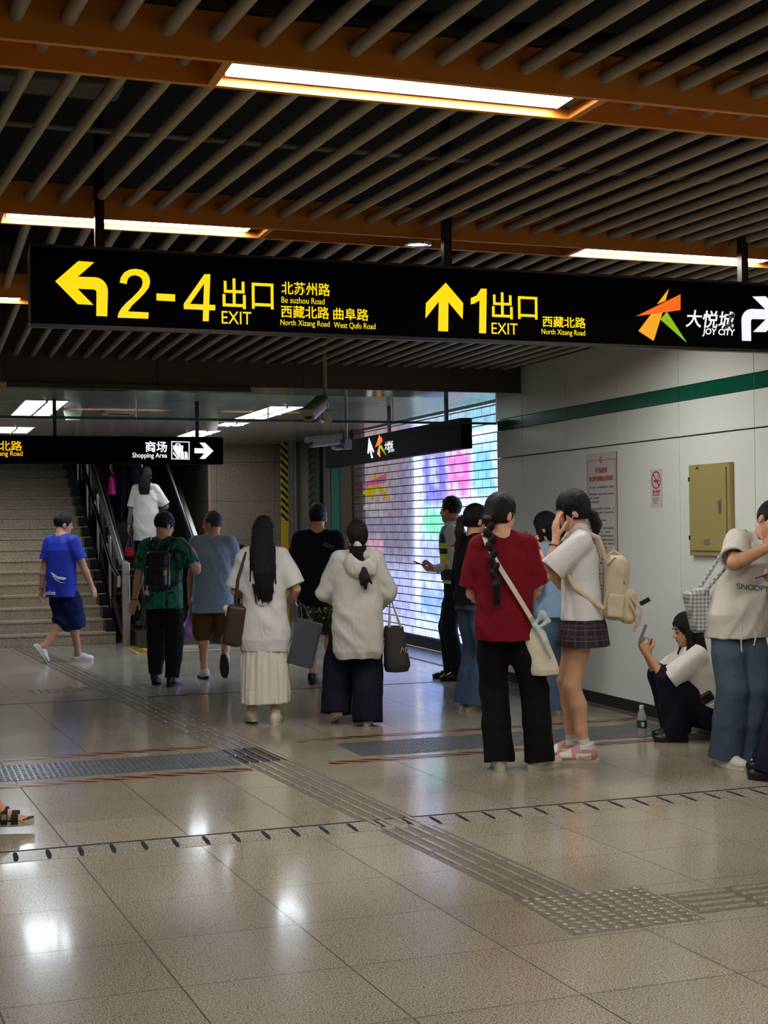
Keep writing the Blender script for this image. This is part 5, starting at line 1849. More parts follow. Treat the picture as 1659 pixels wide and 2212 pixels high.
attach(MB().obox(p4.tp((0.085, -0.255, 1.10)), (0.018, 0.008, 0.026), p4.Rs).build('badge', M('badge_yellow', (196, 186, 40), 0.5), None, bevel=0.006), o)

# -- man in grey-blue T-shirt
p5 = Person('man in a plain grey-blue T-shirt and brown shorts, one heel lifted', 462, 1468, 1.62, -6, female=False, skin=1, face=True, la=(-0.10, 0.10, 0.085), lyaw=18, ra=(0.12, -0.30, 0.24), rpitch=68, rw=(0.33, 0.10, 0.84), lw=(-0.24, 0.12, 0.80), hyaw=58, hpitch=2, lean=2)
p5.body()
v, m, d = p5.hair('crop')
p5.hair_done(v, M('hair_grey', (62, 54, 50), 0.5, 0, 0.5, 60, 0.5, 120), d)
p5.top('t_shirt', cloth('grey_blue_cotton', (138, 156, 182)), MALE(0.68, 0.022), 0.74, (0.085, 0.098), 0.07, 0.005, 4.0)
p5.trousers('shorts', cloth('brown_shorts', (92, 66, 30)), (0.122, 0.12, 0.115, 0.112, 0.1), hem=1.04, hipr=(0.178, 0.13), amp=0.006)
p5.shoes(M('shoe_white_grey', (190, 188, 186), 0.6, 0, 0.25, 30), M('sole_dark_tread', (40, 36, 32), 0.8), 'sneaker', extra=lace)
hb = p5.gripL
PURP = M('purple_plastic', (182, 120, 214), 0.3, 0, 0.15, 14, 0.3, 30)
o = Vol().u(loft([(hb[2] - 0.34, hb[0] - 0.03, hb[1], 0.075, 0.10), (hb[2] - 0.22, hb[0] - 0.03, hb[1], 0.075, 0.10), (hb[2] - 0.12, hb[0] - 0.02, hb[1], 0.03, 0.05), (hb[2] - 0.0, hb[0], hb[1], 0.02, 0.02)], 3)).mesh('plastic_bag', PURP, None, 0.006, folds(0.007, 34))
held('plastic_bag', o, p5, 'purple plastic bag hanging between the two men by the escalator', 'bag')

# -- long-haired woman in white
p6 = Person('woman with very long black hair in a white T-shirt and white skirt', 573, 1563, 1.54, 0, skin=0, la=(-0.115, 0.04, 0.10), lyaw=14, lpitch=5, ra=(0.085, -0.03, 0.085), ryaw=0, lw=(-0.17, 0.24, 1.02), lpole=(-0.5, -0.5, -0.9), rw=(0.20, 0.20, 1.0), rpole=(0.6, -0.5, -0.8), hpitch=4)
p6.body()
v, m, d = p6.hair('long')
v.u(loft([(1.015, 0.03, -0.145, 0.035, 0.018), (1.10, 0.025, -0.15, 0.062, 0.028), (1.25, 0.012, -0.145, 0.088, 0.035), (1.40, 0.0, -0.105, 0.095, 0.05), (1.52, 0, -0.06, 0.092, 0.075), (1.62, 0, -0.03, 0.088, 0.09)], 2.2), 0.02)
for k in range(9):
    x = -0.07 + 0.0185 * k
    v.u(seg((x, -0.150, 1.15), (x * 0.9 + 0.015, -0.155, 1.0 + 0.02 * (k % 3)), 0.012, 0.004), 0.012)
v.u(seg((-0.085, -0.06, 1.45), (-0.10, -0.12, 1.18), 0.02, 0.006), 0.02).u(seg((0.085, -0.06, 1.45), (0.11, -0.12, 1.16), 0.02, 0.006), 0.02)
p6.hair_done(v, m, d)
WT = cloth('white_thin_cotton', (214, 214, 212), 0.06)
p6.top('t_shirt', WT, [(0.60, 0.20, 0.15), (0.70, 0.222, 0.165), (0.85, 0.20, 0.15), (1.0, 0.185, 0.135), (1.2, 0.185, 0.13), (1.33, 0.19, 0.12), (1.40, 0.16, 0.10), (1.445, 0.085, 0.075)], 0.92, (0.085, 0.105), 0.07, 0.008, 5.0, f=22)
p6.top('drape', WT, [(0.94, 0.06, 0.10), (0.99, 0.11, 0.152), (1.10, 0.15, 0.152), (1.25, 0.18, 0.142), (1.38, 0.16, 0.115)], 0, neck=0, amp=0.008, seed=7.0, hemcut=False, f=30)
v = Vol().u(loft([(0.175, 0, 0, 0.20, 0.165), (0.45, 0, 0, 0.195, 0.155), (0.75, 0, 0, 0.175, 0.135), (0.96, 0, 0, 0.14, 0.105)], 2.2, lambda a, z: 1 + 0.035 * np.sin(11 * a + 3 * z) * np.clip((1.0 - z) / 0.5, 0, 1) + 0.02 * np.sin(23 * a - 2 * z)))
v.cut(loft([(0.12, 0, 0, 0.185, 0.15), (0.23, 0, 0, 0.178, 0.143)], 2.2), 0.006)
v.mesh('skirt', cloth('ivory_gauze', (218, 214, 202), 0.06), p6.root, 0.006, folds(0.004, 26, ((1, 0.2, 0.1), (0.4, 1, 0.2)), 2.0))
p6.shoes(CREAM_SHOE, M('sole_cream', (200, 190, 166), 0.6), 'high', big=1.18, extra=lace)
o = Vol().u(rbox((-0.235, 0.02, 0.82), (0.078, 0.16, 0.17), roty(10), 0.035)).mesh('shoulder_bag', LEATH, None, 0.006, folds(0.005, 22))
held('shoulder_bag', o, p6, 'dark brown shoulder bag at the side of the long-haired woman', 'bag')
attach(MB().tube([(-0.225, 0.12, 0.98), (-0.19, 0.10, 1.25), p6.tp((-0.145, 0.02, 1.455)), p6.tp((-0.14, -0.07, 1.41)), (-0.20, -0.125, 1.2), (-0.225, -0.10, 0.98)], 0.014, 8).build('strap', LEATH, None, True), o)
attach(Vol().u(ell((-0.30, -0.06, 0.96), (0.03, 0.035, 0.03))).u(ell((-0.285, -0.09, 0.91), (0.025, 0.025, 0.03))).mesh('plush_charm', M('plush_white', (210, 206, 198), 0.9), None, 0.004, folds(0.003, 60)), o)
o = MB().obox((0.335, -0.02, 0.66), (0.105, 0.035, 0.19), roty(14) @ rotz(-12)).build('paper_bag', M('slate_paper', (66, 68, 80), 0.5, 0, 0.08, 5), bevel=0.006)
held('paper_bag', o, p6, 'large slate grey paper bag carried by the long-haired woman', 'bag')
attach(MB().tube([(0.32, 0.0, 0.83), (0.30, 0.06, 0.97), (0.265, 0.12, 1.02), (0.33, 0.05, 0.96), (0.41, 0.0, 0.81)], 0.005, 8).build('handle', M('slate_paper', (66, 68, 80)), None, True), o)

# -- man in black T-shirt, patterned shorts
SHP, nt, b = newmat('patterned_shorts')
tc = node(nt, 'ShaderNodeTexCoord')
nz = node(nt, 'ShaderNodeTexNoise', i_Scale=16.0, i_Detail=2.0, i_Distortion=2.0)
nt.links.new(tc.outputs['Object'], nz.inputs['Vector'])
nt.links.new(mixc(nt, math_(nt, 'GREATER_THAN', nz.outputs[0], 0.60), lin((16, 18, 24)), lin((150, 156, 30))), b.inputs['Base Color'])
p8 = Person('man in a black T-shirt seen from behind, between the two women in pale tops', 690, 1476, 1.67, 3, female=False, skin=1, ra=(0.10, 0.10, 0.085), la=(-0.06, -0.04, 0.085), lyaw=4)
p8.body()
p8.hair_done(*p8.hair('short'))
g8 = p8.top('t_shirt', cloth('black_blue_cotton', (18, 22, 36)), MALE(0.76, 0.018), 0.85, (0.085, 0.10), 0.068, 0.006, 6.0)
p8.decal(g8, 'Xsny', (0.11, 1.31), 0.13, 0.05, M('print_olive', (96, 110, 60), 0.7), bold=0.01, shear=0.4, tilt=-14)
p8.trousers('shorts', SHP, (0.12, 0.122, 0.12, 0.12, 0.11), hem=1.0, hipr=(0.172, 0.125), amp=0.006)
p8.shoes(BLACK_SHOE, BLACK_SOLE, 'sneaker')

# -- woman in hooded jacket
p7 = Person('woman in a pale hooded jacket and wide navy trousers seen from behind', 768, 1566, 1.50, -4, skin=0, la=(-0.155, 0.10, 0.14), lpitch=26, lyaw=10, ra=(0.10, -0.03, 0.085), lw=(-0.10, 0.26, 1.02), lpole=(-1, -0.7, -0.35), rw=(0.17, 0.20, 0.95), rpole=(1, -0.6, -0.3), hyaw=14, hpitch=4, hip=(0.03, 0, 0.93))
p7.body()
v, m, d = p7.hair('tail')
v.u(loft([(1.36, p7.headc[0], -0.08, 0.05, 0.04), (1.5, p7.headc[0], -0.07, 0.075, 0.06)]), 0.03)
p7.hair_done(v, HAIRB, d)
Vol().chain([p7.tp((0.045, -0.175, 1.30)), p7.tp((0.05, -0.19, 1.22)), p7.tp((0.06, -0.18, 1.14))], [0.03, 0.04, 0.012]).u(seg(p7.tp((0.03, -0.18, 1.25)), p7.tp((0.02, -0.185, 1.17)), 0.025, 0.008)).u(seg(p7.tp((0.07, -0.175, 1.25)), p7.tp((0.11, -0.18, 1.18)), 0.02, 0.007)).mesh('ponytail', HAIRB, p7.root, 0.0045, folds(0.003, 90, ((1, 0.2, 0.1), (0.8, 0.5, 0.2))))
JK = cloth('pale_jacket', (196, 196, 188), 0.06)


def hoodx(v):
    tp = p7.tp
    v.u(ell(tp((0.03, -0.125, 1.335)), (0.14, 0.075, 0.125), p7.Rs @ rotx(-8) @ roty(10)), 0.02)
    v.cut(ell(tp((0.05, -0.135, 1.42)), (0.10, 0.055, 0.11), p7.Rs @ rotx(-8) @ roty(10)), 0.01)
    v.u(seg(tp((-0.13, -0.05, 1.40)), tp((-0.03, -0.155, 1.29)), 0.03, 0.03), 0.02)
    v.u(seg(tp((0.15, -0.05, 1.40)), tp((0.11, -0.155, 1.28)), 0.03, 0.028), 0.02)
    v.u(seg(tp((-0.05, -0.165, 1.275)), tp((0.12, -0.165, 1.265)), 0.018, 0.018), 0.012)
    v.u(seg(tp((0.0, -0.10, 1.50)), tp((0.06, -0.09, 1.42)), 0.035, 0.04), 0.03)


p7.top('jacket', JK, [(0.56, 0.185, 0.14), (0.62, 0.215, 0.155), (0.8, 0.222, 0.16), (1.0, 0.212, 0.15), (1.2, 0.21, 0.142), (1.33, 0.205, 0.125), (1.40, 0.16, 0.10), (1.45, 0.09, 0.08)], 1.75, (0.092, 0.075), 0.066, 0.008, 8.0, f=20, extra=hoodx)
p7.trousers('trousers', cloth('dark_navy_linen', (18, 20, 36)), (0.118, 0.122, 0.125, 0.128, 0.132), hem=2.0, hipr=(0.18, 0.13), amp=0.006, drop=0.055)
p7.shoes(WHITE_SHOE, WHITE_SOLE, 'sneaker')
bx = V3(0.355, 0.03, 0)
o = Vol().u(loft([(0.44, bx[0], bx[1], 0.095, 0.115), (0.49, bx[0], bx[1], 0.112, 0.13), (0.82, bx[0] - 0.02, bx[1], 0.078, 0.12)], 2.6)).cut(loft([(0.79, bx[0] - 0.02, bx[1], 0.070, 0.112), (0.9, bx[0] - 0.02, bx[1], 0.070, 0.112)], 2.6)).mesh('tote_bag', M('black_canvas', (44, 40, 42), 0.6, 0, 0.1, 12), None, 0.006, folds(0.003, 20))
held('tote_bag', o, p7, 'dark round-bottomed tote bag with cream handles at the side of the hooded woman', 'bag')
CRH = M('cream_handle', (204, 190, 140), 0.6)
for y in (-0.07, 0.07):
    attach(MB().tube([(bx[0] - 0.06, bx[1] + y, 0.78), (p7.ER[0] + 0.02, p7.ER[1] + 0.08 + y * 0.3, 1.06), (bx[0] + 0.05, bx[1] + y, 0.78)], 0.009, 8).build('handle', CRH, None, True), o)
p7t = fit_text('Mi', np.array((0.0, 0.0, 0.0)), RX, RZ, 0.07, 0.055, M('gold_print', (176, 156, 90), 0.4, 0.4), None, bold=0.0, shear=0.3)
for v_ in p7t.data.vertices:
    v_.co = V3(bx[0] + 0.02 + v_.co.x, bx[1] - 0.128 + 0.09 * v_.co.x + v_.co.y, 0.60 + v_.co.z)
attach(p7t, o)

# -- security guard
VEST, nt, b = newmat('guard_vest')
tc = node(nt, 'ShaderNodeTexCoord')
sx = node(nt, 'ShaderNodeSeparateXYZ')
nt.links.new(tc.outputs['Object'], sx.inputs[0])
z_ = sx.outputs[2]
band = math_(nt, 'MAXIMUM', math_(nt, 'MULTIPLY', math_(nt, 'GREATER_THAN', z_, 1.095), math_(nt, 'LESS_THAN', z_, 1.175)), math_(nt, 'MULTIPLY', math_(nt, 'GREATER_THAN', z_, 1.225), math_(nt, 'LESS_THAN', z_, 1.275)))
nt.links.new(mixc(nt, band, lin((26, 34, 46)), lin((206, 214, 36))), b.inputs['Base Color'])
b.inputs['Roughness'].default_value = 0.6
p9 = Person('security guard in a dark vest with yellow bands standing before the shutter', 988, 1468, 1.73, -80, female=False, skin=2, la=(-0.09, -0.03, 0.085), ra=(0.09, 0.07, 0.085), lw=(-0.05, 0.19, 1.03), lpole=(-0.35, -0.5, -1), rw=(0.05, 0.20, 1.03), rpole=(0.35, -0.5, -1), lh=(unit((0.25, 1, 0.05)), (0.6, 0, 0.8), 0.7), rh=(unit((-0.25, 1, 0.05)), (-0.6, 0, 0.8), 0.7), hyaw=-24)
p9.body()
p9.hair_done(*p9.hair('crop'))
p9.top('shirt', cloth('guard_shirt', (196, 192, 186)), MALE(0.9, -0.01), 1.92, (0.062, 0.045), 0.06, 0.004, collar=0.062)
gv = p9.top('vest', VEST, [(0.93, 0.188, 0.138), (1.1, 0.188, 0.136), (1.25, 0.19, 0.14), (1.36, 0.165, 0.128), (1.43, 0.12, 0.095)], 0, neck=0.072, amp=0.003)
p9.trousers('trousers', cloth('guard_trousers', (22, 24, 34)), (0.10, 0.092, 0.078, 0.07, 0.072), hipr=(0.172, 0.122), drop=0.02)
p9.shoes(M('black_leather', (12, 12, 13), 0.18), BLACK_SOLE, 'dress')
GT = M('vest_print', (24, 28, 30), 0.6)
me = text_mesh('护', 1.0, 0.0, 0.02)
co = np.array([v_.co[:] for v_ in me.vertices])
lo, hi = co.min(0), co.max(0)
bv = BVHTree.FromPolygons([v_.co for v_ in gv.data.vertices], [q.vertices for q in gv.data.polygons])
for v_ in me.vertices:
    t = ((v_.co.x - lo[0]) / (hi[0] - lo[0]), (v_.co.y - lo[1]) / (hi[1] - lo[1]))
    y, z = 0.05 - t[0] * 0.075, 1.098 + t[1] * 0.074
    hit = bv.ray_cast(Vector((-1, y, z)), Vector((1, 0, 0)))[0]
    v_.co = (hit.x - 0.003 if hit else -0.19, y, z)
link_mesh('lettering', me, GT, gv)
MB().tube([p9.hp((-0.076, 0.012, -0.005)), p9.hp((-0.082, 0.02, -0.03))], 0.006, 8).build('earpiece', WHITEP, p9.root, True)
phone(p9, (p9.gripL + p9.gripR) / 2 + V3(0, 0.05, 0.02), rotx(-68), PHONE, 'dark phone held by the security guard', None)

# -- woman with ponytail in jeans
DEN = cloth('blue_denim', (62, 82, 110), 0.22, 9, 0.3, 60)
p10 = Person('woman with a ponytail in a black top and flared jeans behind the woman in red', 1022, 1533, 1.62, 58, skin=0, face=True, la=(-0.10, 0.02, 0.085), ra=(0.08, -0.02, 0.085), lw=(-0.20, 0.04, 0.84), rw=(0.1, 0.26, 1.0), hyaw=-4, hpitch=10)
p10.body()
v, m, d = p10.hair('ponytail')
p10.hair_done(v, m, d)
Vol().chain([p10.hp((0, -0.10, 0.02)), p10.hp((0, -0.145, -0.03)), p10.hp((0, -0.14, -0.13)), p10.hp((0, -0.12, -0.24))], [0.022, 0.034, 0.036, 0.012]).mesh('ponytail', HAIRB, p10.root, 0.0045, folds(0.003, 90, ((1, 0.2, 0.1), (0.8, 0.5, 0.2))))
FEM = lambda hem, w=0.0: [(hem, 0.172 + w, 0.128 + w), (1.0, 0.155 + w, 0.12 + w), (1.15, 0.155 + w, 0.118 + w), (1.27, 0.17 + w, 0.128 + w), (1.36, 0.168 + w * 0.6, 0.108), (1.42, 0.11, 0.082), (1.45, 0.066, 0.062)]
p10.top('top', cloth('black_knit', (20, 18, 22)), FEM(0.88, 0.006), 1.8, (0.066, 0.055), 0.06, 0.005)
p10.trousers('jeans', DEN, (0.102, 0.095, 0.085, 0.105, 0.135), hem=2.0, hipr=(0.165, 0.118), drop=0.045)
p10.shoes(CREAM_SHOE, M('sole_cream', (200, 190, 166), 0.6), 'sneaker', big=1.12)

# -- woman in denim jacket
p12 = Person('woman with loose black hair in a light blue denim jacket and jeans, facing away', 1198, 1540, 1.55, -62, skin=0, la=(-0.10, 0.0, 0.085), ra=(0.09, 0.03, 0.085), lw=(-0.10, 0.26, 1.12), lpole=(-0.8, -0.4, -1), rw=(0.06, 0.26, 1.12), hpitch=16)
p12.body()
v, m, d = p12.hair('bob')
v.u(loft([(1.30, 0, -0.07, 0.085, 0.055), (1.42, 0, -0.05, 0.10, 0.075), (1.60, 0, -0.03, 0.09, 0.09)], 2.2), 0.02)
v.u(seg(p12.hp((-0.075, 0.03, 0.02)), p12.hp((-0.09, 0.05, -0.2)), 0.03, 0.02), 0.02).u(seg(p12.hp((0.075, 0.03, 0.02)), p12.hp((0.09, 0.05, -0.2)), 0.03, 0.02), 0.02)
p12.hair_done(v, m, d)
p12.top('undershirt', cloth('grey_jersey', (130, 124, 118)), FEM(0.95, -0.004), 0.5, (0.06, 0.07), 0.06)
p12.top('denim_jacket', cloth('light_denim', (138, 168, 200), 0.18, 10, 0.3, 50), FEM(0.82, 0.030), 1.85, (0.085, 0.062), 0.068, 0.008, 3.0, extra=lambda v: v.cut(rbox(p12.tp((0, 0.16, 0.95)), (0.05, 0.09, 0.22), p12.Rs, 0.02)))
p12.trousers('jeans', cloth('mid_denim', (72, 94, 122), 0.22, 9, 0.3, 60), (0.11, 0.115, 0.115, 0.12, 0.125), hem=2.0, hipr=(0.168, 0.122), drop=0.045)
p12.shoes(WHITE_SHOE, WHITE_SOLE, 'sneaker')

# -- woman in red
p11 = Person('woman in a dark red T-shirt with a long black braid and a white bag', 1118, 1661, 1.65, 4, skin=0, vox=0.0045, face=True, hip=(-0.068, 0, 0.93), la=(-0.115, 0.0, 0.085), lyaw=4, ra=(0.135, 0.02, 0.085), ryaw=-48, lw=(-0.17, 0.27, 1.0), lpole=(-0.6, -0.7, -0.8), rw=(0.04, 0.28, 1.0), rpole=(0.6, -0.7, -0.8), hyaw=-46, hpitch=10, side=-1)
p11.body()
v, m, d = p11.hair('braid')
v.u(seg(p11.hp((0, -0.085, -0.03)), p11.hp((-0.01, -0.09, -0.07)), 0.04, 0.028), 0.03)
p11.hair_done(v, m, d)
b0, b1 = p11.hp((0.0, -0.112, -0.05)), p11.tp((-0.045, -0.178, 1.12))
v = Vol()
for k in range(11):
    t = k / 10.0
    q = b0 + (b1 - b0) * t + V3(0, -0.022 * math.sin(t * 3.0), 0)
    w_ = 0.027 * (1 - 0.35 * t)
    sg = 1 if k % 2 else -1
    v.u(ell(q + V3(sg * w_ * 0.45, 0, 0), (w_, w_ * 0.85, 0.036), roty(sg * 32)), 0.004)
for sg in (-1, 0, 1):
    v.u(seg(b1 + V3(0, 0, 0.02), b1 + V3(sg * 0.014, 0, -0.10), 0.021, 0.007), 0.01)
v.mesh('braid', HAIR, p11.root, 0.0035, folds(0.0012, 140, ((1, 0.2, 0.6), (0.8, 0.5, -0.5))))
Vol().u(ell(b0 + V3(0, -0.004, 0.012), (0.032, 0.028, 0.018))).mesh('hair_tie', M('scrunchie', (96, 62, 52), 0.8), p11.root, 0.004, folds(0.004, 120))
p11.top('t_shirt', cloth('dark_red_cotton', (112, 10, 28), 0.08), [(0.80, 0.186, 0.142), (0.92, 0.184, 0.140), (1.05, 0.176, 0.13), (1.2, 0.182, 0.13), (1.32, 0.19, 0.118), (1.39, 0.15, 0.098), (1.435, 0.085, 0.074)], 0.86, (0.080, 0.105), 0.066, 0.005, 2.0, vox=0.005)
p11.trousers('trousers', cloth('black_trousers', (10, 10, 12), 0.1), (0.108, 0.100, 0.088, 0.090, 0.098), hem=2.0, hipr=(0.17, 0.125), drop=0.04, amp=0.005)
p11.shoes(M('shoe_beige', (206, 198, 170), 0.55, 0, 0.1, 30), M('sole_green_white', (190, 188, 166), 0.6), 'sneaker', big=1.06, extra=lace)
# glasses
gm = MB()
for x in (-1, 1):
    c = [p11.hp((x * 0.033 + 0.022 * math.cos(a), 0.104, 0.012 + 0.018 * math.sin(a))) for a in np.linspace(0, 2 * math.pi, 18)]
    gm.tube(c, 0.0014, 6)
    gm.tube([p11.hp((x * 0.055, 0.102, 0.018)), p11.hp((x * 0.077, 0.06, 0.016)), p11.hp((x * 0.08, -0.005, 0.012))], 0.0016, 6)
gm.tube([p11.hp((-0.011, 0.105, 0.014)), p11.hp((0, 0.108, 0.016)), p11.hp((0.011, 0.105, 0.014))], 0.0014, 6)
gm.build('glasses', M('thin_metal', (120, 118, 116), 0.25, 1.0), p11.root, True)
CANV = M('white_canvas', (218, 210, 190), 0.6, 0, 0.06, 20, 0.2, 60)
bc = V3(0.145, -0.02, 0.74)
o = Vol().u(loft([(0.585, 0.175, -0.03, 0.085, 0.05), (0.62, 0.17, -0.03, 0.092, 0.06), (0.84, 0.115, -0.045, 0.075, 0.045), (0.88, 0.105, -0.045, 0.066, 0.03)], 3)).mesh('crossbody_bag', CANV, None, 0.0055, folds(0.004, 26))
held('crossbody_bag', o, p11, 'white canvas crossbody bag at the hip of the woman in red', 'bag')
strap = [p11.tp((-0.06, 0.10, 1.30)), p11.tp((-0.11, 0.06, 1.42)), p11.tp((-0.115, -0.03, 1.455)), p11.tp((-0.095, -0.115, 1.39)), p11.tp((-0.03, -0.150, 1.26)), p11.tp((0.07, -0.155, 1.09)), p11.tp((0.155, -0.125, 0.94)), V3(0.125, -0.06, 0.87)]
smb = MB()
for i_ in range(len(strap) - 1):
    a_, b_ = np.array(strap[i_]), np.array(strap[i_ + 1])
    d_ = unit(b_ - a_)
    nn = unit(np.array([0.3 * (a_[0] + 0.07), -1.0, 0.0]) if 2 < i_ else ((0, 0, 1) if 0 < i_ else (0, 1, 0)))
    s_ = unit(np.cross(d_, nn))
    nn = np.cross(s_, d_)
    smb.obox((a_ + b_) / 2, (np.linalg.norm(b_ - a_) / 2 + 0.006, 0.0145, 0.0035), np.stack([d_, s_, nn], 1))
attach(smb.build('strap', CANV, None, bevel=0.002), o)
RIB = M('ribbon_pale_blue', (190, 206, 206), 0.6, 0, 0.1, 30)
attach(Vol().chain([(0.11, -0.09, 0.90), (0.16, -0.09, 0.96), (0.20, -0.08, 0.92), (0.14, -0.10, 0.885)], [0.012, 0.022, 0.014, 0.01]).chain([(0.12, -0.095, 0.89), (0.175, -0.10, 0.80), (0.21, -0.10, 0.70)], [0.014, 0.018, 0.008]).mesh('ribbon', RIB, None, 0.004, folds(0.005, 60)), o)

# -- girl in white shirt and plaid skirt
SHW = cloth('white_shirt', (224, 222, 220), 0.05)
p13 = Person('girl in a white school shirt and dark plaid skirt holding a phone up', 1262, 1641, 1.67, -86, skin=0, vox=0.0045, face=True, la=(-0.085, 0.0, 0.085), ra=(0.09, 0.07, 0.085), lw=(-0.115, 0.165, 1.405), lpole=(-0.25, 0.55, -1), rw=(0.03, 0.24, 1.26), rpole=(0.4, -0.1, -1), lh=(unit((0.25, 0.02, 1)), (0.5, -0.85, 0), 0.25), rh=(unit((-0.1, 0.62, 0.8)), (-0.2, -0.8, 0.5), 0.45), hyaw=4, hpitch=12)
p13.body()
v, m, d = p13.hair('fringe')
p13.hair_done(v, m, d)
v = Vol().chain([p13.hp((0, -0.085, -0.03)), p13.hp((0, -0.118, -0.06)), p13.hp((0, -0.125, -0.12)), p13.hp((0, -0.10, -0.20))], [0.024, 0.034, 0.036, 0.014])
v.mesh('ponytail', HAIR, p13.root, 0.004, folds(0.003, 90, ((1, 0.2, 0.1), (0.8, 0.5, 0.2))))
Vol().u(seg(p13.hp((-0.072, 0.055, 0.05)), p13.hp((-0.070, 0.066, -0.06)), 0.012, 0.005)).u(seg(p13.hp((0.072, 0.055, 0.05)), p13.hp((0.070, 0.066, -0.06)), 0.012, 0.005)).mesh('side_locks', HAIR, p13.root, 0.004)
p13.top('shirt', SHW, [(0.89, 0.182, 0.135), (1.0, 0.170, 0.125), (1.13, 0.162, 0.12), (1.26, 0.172, 0.128), (1.36, 0.172, 0.108), (1.42, 0.11, 0.082), (1.45, 0.066, 0.062)], 0.86, (0.078, 0.098), 0.056, 0.005, 9.0, vox=0.005, collar=0.060)
Vol().u(rbox(p13.tp((0, 0.128, 1.25)), (0.018, 0.006, 0.10), p13.Rs @ rotx(4), 0.005)).u(rbox(p13.tp((0, 0.105, 1.38)), (0.014, 0.012, 0.018), p13.Rs, 0.006)).mesh('necktie', cloth('black_tie', (20, 20, 24)), p13.root, 0.004)
PL, nt, b = newmat('plaid')
tc = node(nt, 'ShaderNodeTexCoord')
sx = node(nt, 'ShaderNodeSeparateXYZ')
nt.links.new(tc.outputs['Object'], sx.inputs[0])
aa = math_(nt, 'ARCTAN2', sx.outputs[0], sx.outputs[1])
s1 = math_(nt, 'GREATER_THAN', math_(nt, 'FRACT', math_(nt, 'MULTIPLY', aa, 3.2)), 0.82)
s2 = math_(nt, 'GREATER_THAN', math_(nt, 'FRACT', math_(nt, 'MULTIPLY', sx.outputs[2], 15.0)), 0.80)
s3 = math_(nt, 'GREATER_THAN', math_(nt, 'FRACT', math_(nt, 'MULTIPLY_ADD', sx.outputs[2], 15.0, 0.45)), 0.93)
c1 = mixc(nt, math_(nt, 'MULTIPLY', math_(nt, 'MAXIMUM', s1, s2), 0.6), lin((26, 22, 30)), lin((84, 50, 66)))
nt.links.new(mixc(nt, math_(nt, 'MULTIPLY', s3, 0.5), c1, lin((120, 110, 110))), b.inputs['Base Color'])
b.inputs['Roughness'].default_value = 0.8
v = Vol().u(loft([(0.725, 0, 0.0, 0.225, 0.165), (0.85, 0, -0.005, 0.19, 0.145), (0.97, 0, -0.005, 0.145, 0.112)], 2.0, lambda a, z: 1 + 0.05 * np.abs(np.sin(9 * a)) * np.clip((0.98 - z) / 0.25, 0, 1)))
v.cut(loft([(0.70, 0, 0, 0.205, 0.147), (0.765, 0, 0, 0.195, 0.14)]), 0.005)
v.mesh('skirt', PL, p13.root, 0.005)
PINK = M('shoe_pink', (196, 142, 136), 0.5, 0, 0.08, 20)


def panel(v, fp, Rf, y0, y1, z0, z1, mat, sh, name):
    """A stitched-on patch: the shoe's own shape, a little thicker, between two heights and lengths."""
    w = Vol()
    w.ops = list(v.ops)
    w.cut(rbox(fp((0, y1 + 0.15, 0)), (0.2, 0.15, 0.2), Rf, 0.002), 0.003).cut(rbox(fp((0, y0 - 0.15, 0)), (0.2, 0.15, 0.2), Rf, 0.002), 0.003)
    w.cut(rbox(fp((0, 0.04, z1 + 0.15)), (0.2, 0.3, 0.15), Rf, 0.002), 0.003).cut(rbox(fp((0, 0.04, z0 - 0.15)), (0.2, 0.3, 0.15), Rf, 0.002), 0.003)
    return w.mesh(name, mat, sh, 0.004, lambda x, y, z: -0.0022 + 0 * x)


def pinkx(s, i, sh, fp, Rf, v):
    lace(s, i, sh, fp, Rf, v)
    panel(v, fp, Rf, -0.022, 0.058, -0.064, -0.026, WHITE_SHOE, sh, 'side_panel')
    panel(v, fp, Rf, 0.092, 0.150, -0.050, 0.0, WHITE_SHOE, sh, 'toe_panel')
    panel(v, fp, Rf, -0.10, 0.03, -0.003, 0.10, WHITE_SHOE, sh, 'collar')
    for sg in (-1, 1):
        pts = [fp((sg * 0.046, -0.040, -0.032)), fp((sg * 0.047, 0.005, -0.047)), fp((sg * 0.047, 0.030, -0.052)), fp((sg * 0.047, 0.042, -0.046)), fp((sg * 0.046, 0.040, -0.036))]
        MB().tube(pts, [0.003, 0.006, 0.0075, 0.006, 0.003], 8).build('side_mark', PINK, sh, True)


p13.shoes(PINK, M('sole_cream', (200, 190, 166)), 'high', big=1.04, extra=pinkx)
for A, K in ((p13.AL, p13.KL), (p13.AR, p13.KR)):
    Vol().u(seg(A, A + unit(K - A) * 0.055, 0.0375, 0.037)).mesh('sock', WHITEP, p13.root, 0.004)
MB().tube([p13.hp((-0.078, 0.0, -0.012)), p13.hp((-0.082, 0.03, -0.05)), p13.hp((-0.07, 0.06, -0.12)), p13.tp((-0.04, 0.12, 1.38))], 0.0025, 6).tube([p13.hp((-0.074, 0.008, -0.008)), p13.hp((-0.084, 0.01, -0.014))], 0.007, 8).build('earphone', WHITEP, p13.root, True)
dL = unit(p13.WL - p13.EL)
wq = p13.WL - dL * 0.05
e1 = unit(np.cross(dL, V3(0, 1, 0.2)))
e2 = np.cross(dL, e1)
MB().tube([wq + 0.032 * (math.cos(a) * e1 + math.sin(a) * e2) for a in np.linspace(0, 2 * math.pi, 16)], 0.005, 6).build('bracelet', M('cord_brown', (110, 84, 56), 0.7), p13.root, True)
phone(p13, p13.gripR + V3(-0.005, 0.035, 0.05), rotx(-38) @ rotz(8), PHONES, 'phone held up by the girl in the white shirt')
BPK = M('cream_backpack', (206, 192, 162), 0.7, 0, 0.10, 16, 0.25, 40)
tp = p13.tp
